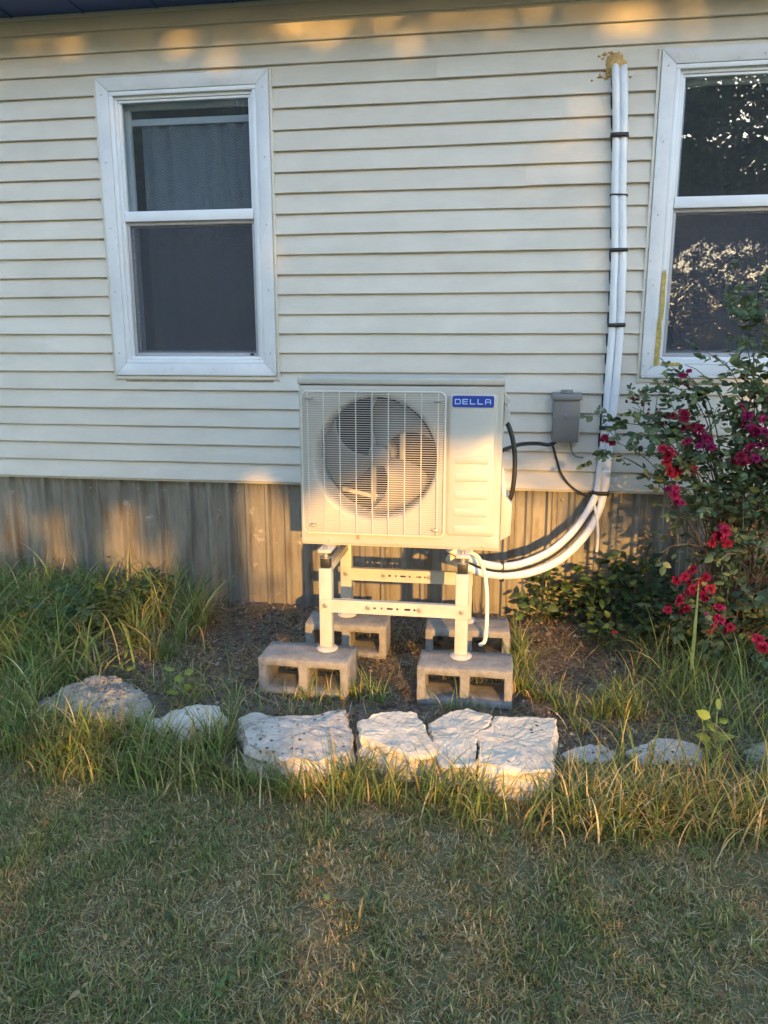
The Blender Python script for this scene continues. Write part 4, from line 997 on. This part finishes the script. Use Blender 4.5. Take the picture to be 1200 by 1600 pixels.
# crumbs of soil, mulch and gravel on the bed
def crumbs():
    r = np.random.default_rng(81); N = 9000
    x = r.uniform(-2.0, 1.6, N); y = r.uniform(-1.55, 0.0, N); k = off_things(x, y); x, y = x[k], y[k]; N = len(x)
    base = np.array([(1, 0, 0), (-0.5, 0.9, 0), (-0.5, -0.9, 0), (0, 0, 0.8), (0, 0, -0.6)]); tri = np.array([(0, 1, 3), (1, 2, 3), (2, 0, 3), (1, 0, 4), (2, 1, 4), (0, 2, 4)])
    s = r.gamma(2.0, 0.0032, N)+0.002; a = r.uniform(0, 6.28, N)
    V = base[None]*s[:, None, None]*r.uniform(0.5, 1.5, (N, 5, 1))
    c, sn = np.cos(a)[:, None], np.sin(a)[:, None]; X = V[:, :, 0]*c-V[:, :, 1]*sn; Y = V[:, :, 0]*sn+V[:, :, 1]*c
    P = np.stack([X+x[:, None], Y+y[:, None], V[:, :, 2]*0.7+(gh(x, y)+0.002)[:, None]], 2)
    C = np.repeat(pick(r, N, [(0.14, 0.10, 0.075), (0.20, 0.15, 0.11), (0.085, 0.062, 0.046), (0.34, 0.29, 0.23)], [5, 4, 5, 1]), 5, 0)
    T = (np.arange(N)[:, None, None]*5+tri[None]).reshape(-1, 3)
    join_blades('soil_crumbs', [(P.reshape(-1, 3), T, C)], M['crumb'], 'dark crumbs of soil and mulch on the bare bed', 'soil')
M['crumb'] = leafy_mat('soil_crumb', 0.0, 0.95)
crumbs()

# ------------------------------------------------------------------ broad leaves
RG = [(0.110, 0.150, 0.072), (0.145, 0.185, 0.085), (0.082, 0.118, 0.064), (0.23, 0.25, 0.08)]
def weeds():
    r = np.random.default_rng(91); ch = []; n = 0
    # (centre px, py at ground, spread, height, count, leaf size)
    for (px, py, rad, hgt, cnt, ls_) in ((850, 955, 0.10, 0.30, 90, 0.055), (900, 965, 0.14, 0.22, 80, 0.06), (945, 975, 0.15, 0.34, 120, 0.065), (985, 980, 0.17, 0.42, 130, 0.06), (1030, 1000, 0.16, 0.34, 110, 0.06), (960, 1010, 0.16, 0.16, 150, 0.045), (1080, 1010, 0.16, 0.25, 180, 0.045), (835, 975, 0.08, 0.18, 30, 0.06), (1140, 1020, 0.18, 0.22, 160, 0.045), (200, 975, 0.14, 0.24, 90, 0.055), (150, 985, 0.14, 0.26, 70, 0.05), (95, 1010, 0.2, 0.30, 90, 0.05), (245, 950, 0.08, 0.20, 40, 0.06)):
        c = G(px, py); a = r.uniform(0, 6.28, cnt); q = rad*np.sqrt(r.random(cnt)); z = hgt*r.random(cnt)**0.7
        P = np.stack([c.x+q*np.cos(a), np.minimum(c.y+q*np.sin(a), -0.04), z], 1)
        D = np.stack([np.cos(a)+r.normal(0, .6, cnt), np.sin(a)+r.normal(0, .6, cnt)-0.3, r.normal(0.15, 0.35, cnt)], 1)
        ch.append(leaf_chunk(P, D, r.uniform(0.6, 1.3, cnt)*ls_, pick(r, cnt, [(0.055, 0.10, 0.042), (0.075, 0.125, 0.05), (0.045, 0.075, 0.04)], [3, 3, 2]), 92+n, 0.9)); n += 1
        # stems
        m = max(6, cnt//10); xx, yy = tuft(r, c.x, c.y, rad*0.8, m); yy = np.minimum(yy, -0.04)
        ch.append(blades('s', xx, yy, np.full(m, hgt)*r.uniform(0.6, 1.1, m), np.full(m, 0.004), abs(r.normal(0.1, 0.15, m)), r.uniform(0, 0.6, m), pick(r, m, [(0.07, 0.09, 0.04)], [1]), 4, 190+n))
    join_blades('weed_patch', ch, M['leaf'], 'dark broad-leaved weeds crowding the skirting on both sides of the stand', 'weeds')
weeds()
def seedling(px, py, hgt, ls_, cnt, tint, label, seed):
    r = np.random.default_rng(seed); c = G(px, py); root = empty('seedling', (c.x, c.y, gh(c.x, c.y)), label, 'seedling', 'young broad-leaved plants')
    z = hgt*np.linspace(0.25, 1, cnt); a = np.arange(cnt)*2.4+r.uniform(0, 6)
    P = np.stack([0.02*z/hgt*np.cos(a), 0.02*z/hgt*np.sin(a), z], 1); D = np.stack([np.cos(a), np.sin(a), np.full(cnt, 0.35)], 1)
    V, T, C = leaf_chunk(P, D, r.uniform(0.7, 1.2, cnt)*ls_, pick(r, cnt, [tint], [1]), seed, 1.1)
    for k in range(cnt):
        lf = link('leaf', fast_mesh('leaf', V[k*8:k*8+8], LEAFT, C[k*8:k*8+8]), M['leaf'], root)
    MB().tube([(c.x, c.y, WO[root.name].z-0.01), (c.x+0.004, c.y, WO[root.name].z+hgt*0.5), (c.x, c.y, WO[root.name].z+hgt)], [0.003, 0.0025, 0.0015], 6).build('stem', M['stemgreen'], root, smooth=True)
M['stemgreen'] = simple('green_stem', (0.10, 0.13, 0.05), 0.6)
YG = (0.20, 0.25, 0.05)
seedling(1112, 1190, 0.20, 0.055, 11, YG, 'yellow-green seedling in the dry grass in front of the rounded stone', 301)
seedling(192, 1062, 0.10, 0.045, 5, YG, 'yellow-green seedling just behind the dark lichen slab', 302)
seedling(284, 1100, 0.15, 0.050, 7, YG, 'yellow-green leafy sprout between the dark slab and the front left block', 303)
seedling(368, 935, 0.19, 0.060, 9, (0.05, 0.085, 0.04), 'dark leafy weed standing alone against the skirting left of the stand', 304)
seedling(182, 925, 0.24, 0.055, 10, (0.06, 0.09, 0.045), 'dark leafy weed rising behind the tall grass by the skirting', 305)
seedling(683, 1022, 0.09, 0.045, 6, (0.06, 0.10, 0.04), 'small green weed between the two right-hand blocks', 306)
seedling(590, 938, 0.12, 0.05, 0+7, (0.045, 0.07, 0.035), 'small dark weed behind the stand near the skirting', 307)
def shoot():
    c = G(1077, 1085); root = empty('grass_shoot', (c.x, c.y, gh(c.x, c.y)), 'single tall wide-bladed green shoot standing in front of the roses', 'plant')
    for k, (az, h, th, be, wd) in enumerate(((1.4, 0.50, 0.03, 0.10, 0.016), (0.2, 0.40, 0.18, 0.55, 0.022), (2.9, 0.34, 0.15, 0.9, 0.014), (-0.4, 0.36, 0.45, 1.2, 0.014), (3.4, 0.30, 0.5, 1.0, 0.012), (-1.5, 0.28, 0.4, 1.2, 0.013))):
        V = []; F = []; n = 10; p = Vector((0, 0, 0.0)); side = Vector((-math.sin(az), math.cos(az), 0)) if k else Vector((1, 0, 0))
        side = (side+Vector((0.8, 0, 0))).normalized()
        for i in range(n+1):
            t = i/n; a = th+be*t*t; ww = wd*(0.55+0.45*min(1, t*3))*(1-t**3)*0.5+0.0004
            fold = Vector((math.cos(az), math.sin(az), 0.3))*ww*0.35
            V += [p-side*ww, p-fold, p+side*ww]; p = p+Vector((math.sin(a)*math.cos(az), math.sin(a)*math.sin(az), math.cos(a)))*(h/n)
        for i in range(n): b = i*3; F += [(b, b+1, b+4, b+3), (b+1, b+2, b+5, b+4)]
        me = bpy.data.meshes.new('blade'); me.from_pydata(V, [], F); me.shade_smooth(); link('blade', me, M['shoot'], root)
M['shoot'] = simple('light_green_blade', (0.13, 0.19, 0.06), 0.5, var=0.2, vscale=20)
shoot()

# ------------------------------------------------------------------ rose bush
M['cane'] = simple('reddish_brown_cane', (0.19, 0.115, 0.07), 0.7, var=0.4, vscale=25)
M['cane_green'] = simple('green_cane', (0.09, 0.11, 0.05), 0.6, var=0.3, vscale=25)
def roses():
    r = np.random.default_rng(404); rr = random.Random(404)
    base = Vector((1.22, -0.38, 0)); root = empty('rose_bush', base, 'large leafy rose bush with crimson blooms in front of the right window', 'rose bush')
    def bez(a, b, lift, n=12):
        c1 = a+Vector(((b.x-a.x)*0.15, (b.y-a.y)*0.15, (b.z-a.z)*0.55+lift)); c2 = a+Vector(((b.x-a.x)*0.6, (b.y-a.y)*0.6, (b.z-a.z)*0.95+lift))
        return [a*(1-t)**3+3*c1*t*(1-t)**2+3*c2*t*t*(1-t)+b*t**3 for t in [i/n for i in range(n+1)]]
    # bloom clusters: px, py, depth, blooms, colour (0 crimson 1 magenta 2 red 3 dark bud), bloom size
    CL = [(988, 630, -0.42, 5, 3, .75), (1006, 640, -0.42, 4, 3, .7), (1030, 640, -0.40, 5, 3, .7), (1044, 652, -0.42, 6, 3, .8), (1003, 658, -0.40, 2, 3, .7), (1064, 656, -0.44, 4, 0, .8), (1078, 672, -0.46, 5, 0, .95), (1047, 703, -0.5, 3, 2, 1.0), (1050, 728, -0.48, 8, 0, 1.0), (1100, 694, -0.5, 6, 1, 1.0),
          (1055, 772, -0.5, 6, 1, 0.9), (1072, 585, -0.40, 3, 1, .8), (1070, 608, -0.38, 4, 3, .75), (1170, 655, -0.5, 6, 1, 1.0), (1192, 672, -0.52, 7, 1, 1.05), (1182, 700, -0.55, 5, 1, 1.0), (1168, 716, -0.55, 5, 0, .95), (1196, 715, -0.5, 4, 0, .9),
          (1130, 842, -0.62, 6, 0, 1.1), (1072, 905, -0.62, 5, 0, 1.0), (1090, 915, -0.62, 4, 0, 1.0), (1062, 955, -0.62, 5, 0, 1.0), (1105, 925, -0.64, 4, 0, 1.0), (1118, 963, -0.68, 5, 1, 1.15), (1133, 980, -0.68, 2, 0, 1.0), (1187, 1000, -0.8, 4, 2, 1.35), (1145, 748, -0.5, 3, 3, .8), (947, 683, -0.30, 4, 0, .75), (958, 992, -0.4, 1, 2, .6), (1162, 590, -0.45, 3, 3, .7), (1154, 625, -0.45, 0, 0, 1), (1240, 690, -0.6, 6, 1, 1), (1260, 800, -0.7, 5, 0, 1), (1230, 600, -0.5, 5, 0, 1), (1225, 900, -0.75, 5, 1, 1.1)]
    canes = []; ends = []
    for (px, py, Y, n, cl, s) in CL:
        e = W(px, py+6, Y); a = base+Vector((rr.uniform(-0.14, 0.14), rr.uniform(-0.12, 0.12), 0)); canes.append(bez(a, e, rr.uniform(0.0, 0.12))); ends.append(e)
    for (px, py, Y) in ((1165, 470, -.45), (1140, 500, -.42), (1185, 480, -.5), (1120, 560, -.40), (1190, 540, -.45), (1085, 600, -.4), (1110, 600, -.42), (1150, 560, -.42), (975, 715, -.38), (990, 700, -.42), (1010, 745, -.45), (1030, 790, -.45), (1180, 590, -.5), (1210, 520, -.5), (1230, 560, -.5), (1070, 570, -.36), (1180, 800, -.6), (1150, 870, -.7), (1195, 850, -.75), (1130, 800, -.55), (1085, 820, -.5), (1060, 850, -.5), (1100, 900, -.6), (1170, 930, -.75), (1270, 500, -.5), (1300, 620, -.5), (1280, 720, -.6), (1290, 850, -.7), (1250, 940, -.8)):
        a = base+Vector((rr.uniform(-0.16, 0.2), rr.uniform(-0.14, 0.14), 0)); canes.append(bez(a, W(px, py, Y), rr.uniform(0.0, 0.10)))
    mb = MB(); mg = MB(); pts = []
    for i, c in enumerate(canes):
        (mb if rr.random() < 0.6 else mg).tube(c, [0.0055*(1-0.72*k/12) for k in range(13)], 5)
        for k in range(4, 13): pts.append((c[k], (c[k]-c[k-1]).normalized(), k/12))
    # side twigs, bare and brown low down, leafy high up
    leafP, leafD = [], []
    for i in range(270):
        p, d, t = rr.choice(pts); o = Vector((rr.gauss(0, 1), rr.gauss(-0.25, 0.9), rr.gauss(0.35, 0.7))).normalized()
        Ls = rr.uniform(0.06, 0.20); q = p+o*Ls*0.5+d*Ls*0.2; e = q+(o+Vector((0, 0, rr.uniform(-0.5, 0.3)))).normalized()*Ls*0.5
        if e.y > -0.06: continue
        (mb if e.z < 0.85 else mg).tube([p, q, e], [0.0024, 0.0018, 0.0011], 4)
        if e.z > 0.75 or rr.random() < 0.6:
            for s in (0.3, 0.6, 1.0): leafP.append(p.lerp(e, s)); leafD.append((o+Vector((rr.gauss(0, .6), rr.gauss(-0.2, .6), rr.gauss(0, .4)))).normalized())
    # dense dead twigs in the lower right heart of the bush
    for i in range(230):
        a = base+Vector((rr.uniform(-0.22, 0.35), rr.uniform(-0.22, 0.12), rr.uniform(0.0, 0.35))); e = a+Vector((rr.gauss(0.0, 0.13), rr.gauss(-0.04, 0.09), rr.uniform(0.15, 0.55)))
        q = a.lerp(e, 0.5)+Vector((rr.gauss(0, .03), rr.gauss(0, .03), 0.02)); mb.tube([a, q, e], [0.0030, 0.0022, 0.0012], 4)
    mb.build('brown_canes', M['cane'], root, smooth=True, fix=False); mg.build('green_canes', M['cane_green'], root, smooth=True, fix=False)
    # compound leaves: five leaflets on a short stalk
    for p, d, t in pts:
        hi = 1.0 if p.z > 0.8 else (0.75 if p.z > 0.45 else 0.85)
        for k in range(3):
            if rr.random() < 0.28*hi*(0.3+0.8*t)*(0.28 if p.x < 1.0 else 1.0): leafP.append(p); leafD.append(Vector((rr.gauss(0, 1), rr.gauss(-0.35, .9), rr.gauss(0.2, .5))).normalized())
    for e in ends:
        for k in range(5): leafP.append(e-Vector((0, 0, 0.03+0.05*rr.random()))+Vector((rr.gauss(0, .03), rr.gauss(0, .03), 0))); leafD.append(Vector((rr.gauss(0, 1), rr.gauss(-.2, .8), rr.gauss(-.1, .5))).normalized())
    P, D, S = [], [], []
    for p, d in zip(leafP, leafD):
        side = d.cross(Vector((0, 0, 1)));
        if side.length < 1e-3: side = Vector((1, 0, 0))
        side.normalize(); sc = rr.uniform(0.7, 1.3); st_ = 0.045*sc
        for (u, sgn) in ((0.35, 1), (0.35, -1), (0.75, 1), (0.75, -1), (1.0, 0)):
            if rr.random() < 0.22: continue
            q = p+d*st_*u*1.3; dd = (d*0.6+side*sgn*1.0 if sgn else d)
            P.append(q); D.append(dd+Vector((rr.gauss(0, .25), rr.gauss(0, .25), rr.gauss(-.15, .25)))); S.append(0.039*sc*rr.uniform(0.8, 1.2))
    P = np.array([tuple(p-base) for p in P]); D = np.array([tuple(d) for d in D]); S = np.array(S)
    k = P[:, 1]+base.y < -0.05; P, D, S = P[k], D[k], S[k]
    V, T, C = leaf_chunk(P, D, S, pick(r, len(P), RG, [4, 4, 3, 0.7]), 405, 1.05)
    fo_ = link('foliage', fast_mesh('foliage', V, T, C), M['leaf'], root); tag(fo_, kind='stuff')
    # blooms
    def bloom_mesh(name, cols, seed, closed):
        q = np.random.default_rng(seed); Vs, Ts, Cs = [], [], []; off = 0
        rings = ((4, 0.30, 0.25, 0.9), (5, 0.62, 0.45, 0.85), (7, 0.95, 0.85, 0.75), (8, 1.25, 1.2, 0.55)) if not closed else ((3, 0.3, 0.15, 1.0), (5, 0.5, 0.25, 1.0))
        for (n, rad, open_, hgt) in rings:
            for i in range(n):
                a = 2*math.pi*i/n+q.uniform(-.3, .3); wdt = 0.62*rad+0.22
                for iu in range(4):
                    for iv in range(4):
                        u = iu/3-0.5; v_ = iv/3; rdl = 0.06+rad*(v_**0.8)*(0.5+0.5*open_); ang = a+u*wdt/max(rad, .35)*(0.45+0.75*math.sin(v_*2.3+0.2))
                        z = hgt*(v_**0.9)*(1-0.55*open_*v_)+0.17*q.normal()*v_-0.25*abs(u)*v_
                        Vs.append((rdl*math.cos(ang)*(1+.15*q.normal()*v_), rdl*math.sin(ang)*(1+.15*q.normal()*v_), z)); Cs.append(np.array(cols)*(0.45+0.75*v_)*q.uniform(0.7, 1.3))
                for iu in range(3):
                    for iv in range(3): b = off+iu*4+iv; Ts += [(b, b+4, b+5), (b, b+5, b+1)]
                off += 16
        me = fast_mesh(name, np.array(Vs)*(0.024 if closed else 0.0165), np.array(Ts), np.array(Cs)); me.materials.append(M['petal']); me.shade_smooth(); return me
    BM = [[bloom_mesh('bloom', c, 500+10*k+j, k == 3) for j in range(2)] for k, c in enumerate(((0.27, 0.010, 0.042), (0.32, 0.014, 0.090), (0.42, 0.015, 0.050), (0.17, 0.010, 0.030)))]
    for (px, py, Y, n, cl, s) in CL:
        c = W(px, py, Y-0.07)
        for i in range(n):
            o = link('bloom', BM[cl][i % 2], None, root); s_ = s*rr.uniform(0.8, 1.15)
            d = Vector((rr.gauss(0, .7), rr.gauss(-0.9, .5), rr.gauss(0.7, .5))).normalized()
            sp = 0.026*s*math.sqrt(n)
            o.location = c-base+Vector((rr.gauss(0, sp*0.48), rr.gauss(0, sp*0.4), rr.gauss(0, sp*0.40))); o.scale = (s_,)*3
            o.rotation_euler = d.to_track_quat('Z', 'Y').to_euler()
roses()
#@@PART4
# ------------------------------------------------------------------ trees across the yard (mirrored in the window glass) and added shrubs, leaves cut away for sun patches
SL = [(455, 40, .10, .06), (405, 48, .05, .05), (520, 45, .05, .05), (1000, 38, .09, .05), (1080, 45, .05, .04), (120, 72, .05, .05), (428, 400, .035, .16), (432, 340, .04, .05)]
rs_ = random.Random(77)
for k in range(95):
    a_ = rs_.random()
    px_ = rs_.uniform(20, 640) if a_ < 0.62 else (rs_.uniform(900, 1150) if a_ < 0.9 else rs_.uniform(640, 900))
    q_ = rs_.uniform(0.022, 0.046); SL.append((px_, 62-0.060*px_+rs_.uniform(-5, 30)+(rs_.uniform(0, 60) if rs_.random() < 0.35 else 0), q_, q_*rs_.uniform(0.7, 1.3)))
SPOTS = [(W(px, py).x, W(px, py).z, rx, rz) for px, py, rx, rz in SL]
LOW = [(-2.62, 0.30, 0.07, 0.20), (-2.20, 0.30, 0.13, 0.24), (-1.93, 0.12, 0.10, 0.20), (-2.9, 0.42, 0.05, 0.2), (-1.35, 0.45, 0.11, 0.34), (0.10, -0.62, 0.16, 0.09), (-0.05, -0.78, 0.10, 0.08), (-0.3, -0.70, 0.08, 0.05), (-2.45, -0.05, 0.25, 0.12), (-2.0, -0.18, 0.2, 0.1), (-2.3, -0.33, 0.4, 0.05), (0.60, 0.35, 0.05, 0.10), (0.68, 0.10, 0.06, 0.08), (0.55, 0.62, 0.05, 0.05), (0.30, 0.85, 0.06, 0.05), (0.18, 0.80, 0.05, 0.08), (0.75, 0.3, 0.06, 0.2), (1.0, 0.1, 0.08, 0.15), (0.95, 0.55, 0.06, 0.1), (1.2, 0.5, 0.06, 0.12)]
def sun_patch(x, z):
    """True at the chosen sun patches on the wall plane; leaves in line with them are removed"""
    m = np.zeros(len(x), bool)
    for sx, sz, rx, rz in SPOTS+LOW: m |= ((x-sx)/rx)**2+((z-sz)/rz)**2 < 1
    wob = 0.05*np.sin(x*7.0)+0.03*np.sin(x*17+1)
    top = 0.68+0.22*sstep(-1.25, -0.5, x)+wob-0.22*sstep(-0.10, 0.15, x); bot = -0.355+0.5*wob
    m |= (x > -1.28) & (x < 0.42+0.1*np.sin(z*9)) & (z < top) & (z > bot)
    return m
def to_wall(P):
    t = -P[:, 1]/TRAVEL.y; return P[:, 0]+TRAVEL.x*t, P[:, 2]+TRAVEL.z*t
M['bark'] = simple('dark_bark', (0.07, 0.055, 0.04), 0.9, var=0.4, vscale=14, bmp=0.5)
M['tree_leaf'] = leafy_mat('tree_leaves', 0.25, 0.55)
def crown(r, c, rad, n, leaf, clump=0.24, per=55, stray=0.0):
    c = np.array(c); rad = np.array(rad); k = n//per
    u = r.normal(size=(k, 3)); u /= np.linalg.norm(u, axis=1, keepdims=True); q = u*(r.random((k, 1))**0.38)
    cc = c+q*rad; P = np.repeat(cc, per, 0)+r.normal(0, clump, (k*per, 3))*np.array([1, 1, 0.7])
    x, z = to_wall(P); keep = (~sun_patch(x, z) | np.repeat(r.random(k) < stray, per)) & (P[:, 2] > 0.05); P = P[keep]; N = len(P)  # leaves cut out along the sun's rays to shape the light patches
    D = r.normal(size=(N, 3)); E = r.normal(size=(N, 3)); D /= np.linalg.norm(D, axis=1, keepdims=True); S = np.cross(D, E); S /= np.linalg.norm(S, axis=1, keepdims=True)
    s = r.uniform(0.7, 1.3, N)*leaf
    V = np.stack([P-D*s[:, None]*0.5, P+S*s[:, None]*0.3, P+D*s[:, None]*0.5, P-S*s[:, None]*0.3], 1)
    T = (np.arange(N)[:, None, None]*4+np.array([(0, 1, 2), (0, 2, 3)])[None]).reshape(-1, 3)
    C = np.repeat(pick(r, N, [(0.045, 0.07, 0.025), (0.06, 0.09, 0.03), (0.035, 0.05, 0.022)], [3, 3, 2]), 4, 0)
    return V.reshape(-1, 3), T, C
def tree(x, y, hgt, rad, n, label, seed, leaf=0.15, base=None):
    r = np.random.default_rng(seed); rr = random.Random(seed); root = empty('tree', (x, y, 0), label, 'tree', 'trees across the yard')
    zc = hgt-rad[2]*0.95
    mb = MB(); tr = [(x+rr.gauss(0, .05), y, z) for z in np.linspace(-0.1, zc, 7)]; mb.tube(tr, list(np.linspace(0.17, 0.07, 7)), 10)
    mb.build('trunk', M['bark'], root, smooth=True)
    lm_ = MB()
    for k in range(11):
        a = rr.uniform(0, 6.28); z0 = rr.uniform(0.85, 1.0)*zc; e = Vector((x+math.cos(a)*rad[0]*0.8, y+math.sin(a)*rad[1]*0.8, zc+rr.uniform(-0.3, 0.8)*rad[2]))
        if z0 < zc*0.75: e.z = max(e.z, zc)
        s = Vector((x, y, z0)); lm_.tube([s, s.lerp(e, 0.5)+Vector((0, 0, 0.25)), e], [0.06, 0.04, 0.012], 6)
    lm_.build('limbs', M['bark'], root, smooth=True)
    V, T, C = crown(r, (x, y, zc), rad, n, leaf); V = V-np.array([x, y, 0])
    tag(link('crown', fast_mesh('crown', V, T, C), M['tree_leaf'], root), kind='stuff')
tree(2.3, -14.2, 7.6, (2.5, 2.0, 2.6), 22000, 'leafy tree mirrored at the centre, trunk left of the low sun', 701)
tree(6.6, -14.8, 8.2, (2.8, 2.1, 2.9), 17000, 'broad leafy tree mirrored in the right window, right of the low sun', 702, 0.15)
tree(3.55, -15.2, 5.5, (3.0, 1.2, 1.0), 17000, 'low spreading tree added to shade the wall, between the pair that flank the low sun', 711, 0.13)  # added to block sun leaking onto the middle of the wall
tree(10.8, -13.5, 7.8, (2.6, 2.2, 2.7), 16000, 'leafy tree standing farthest right across the yard', 703)
tree(-2.4, -15.0, 8.4, (2.8, 2.3, 3.0), 26000, 'dense leafy tree across the yard between centre and left', 704)
tree(-6.6, -13.0, 7.6, (3.2, 2.3, 3.2), 60000, 'dense dark tree mirrored in the left window', 705)
tree(-11.0, -12.0, 8.0, (3.2, 2.3, 3.2), 36000, 'leafy tree standing farthest left across the yard', 706)
tree(8.5, -38.0, 7.0, (4.5, 2.5, 3.2), 9000, 'small-looking tree far beyond the hedge, right of the set-back tree', 708, 0.2)
tree(14.0, -40.0, 7.5, (4.5, 2.5, 3.4), 9000, 'distant tree beyond the hedge at the right, behind all others', 709, 0.2)
tree(2.0, -37.0, 7.2, (4.5, 2.5, 3.3), 9000, 'distant tree beyond the hedge seen past the central trunk', 710, 0.2)
tree(4.0, -17.5, 9.6, (2.8, 2.0, 2.6), 5500, 'taller tree set back behind the pair flanking the low sun', 707)
def shrub(x, y, rad, hgt, n, label, seed):  # added hedge row that keeps the low sun off the lawn
    r = np.random.default_rng(seed); root = empty('shrub', (x, y, 0), label, 'shrub', 'added hedge shrubs across the yard')
    V, T, C = crown(r, (x, y, hgt*0.52), (rad, 0.8, hgt*0.56), n, 0.12, 0.16); V = V-np.array([x, y, 0])
    tag(link('crown', fast_mesh('crown', V, T, C), M['tree_leaf'], root), kind='stuff')
    rr = random.Random(seed); mb = MB()
    for k in range(6): mb.tube([(x+rr.gauss(0, .08), y, -0.05), (x+rr.gauss(0, .3), y+rr.gauss(0, .2), hgt*0.7)], [0.03, 0.012], 6)
    mb.build('stems', M['bark'], root)
for k, (x, word) in enumerate(((-8.6, 'first'), (-6.4, 'second'), (-4.2, 'third'), (-2.0, 'fourth'), (0.2, 'fifth'), (2.2, 'sixth'), (4.1, 'seventh'), (6.0, 'eighth'), (8.1, 'ninth'))):
    shrub(x, -12.2+0.3*math.sin(k*2.1), 1.35, 2.3, 5200, 'added hedge shrub across the yard, %s from the left' % word, 801+k)
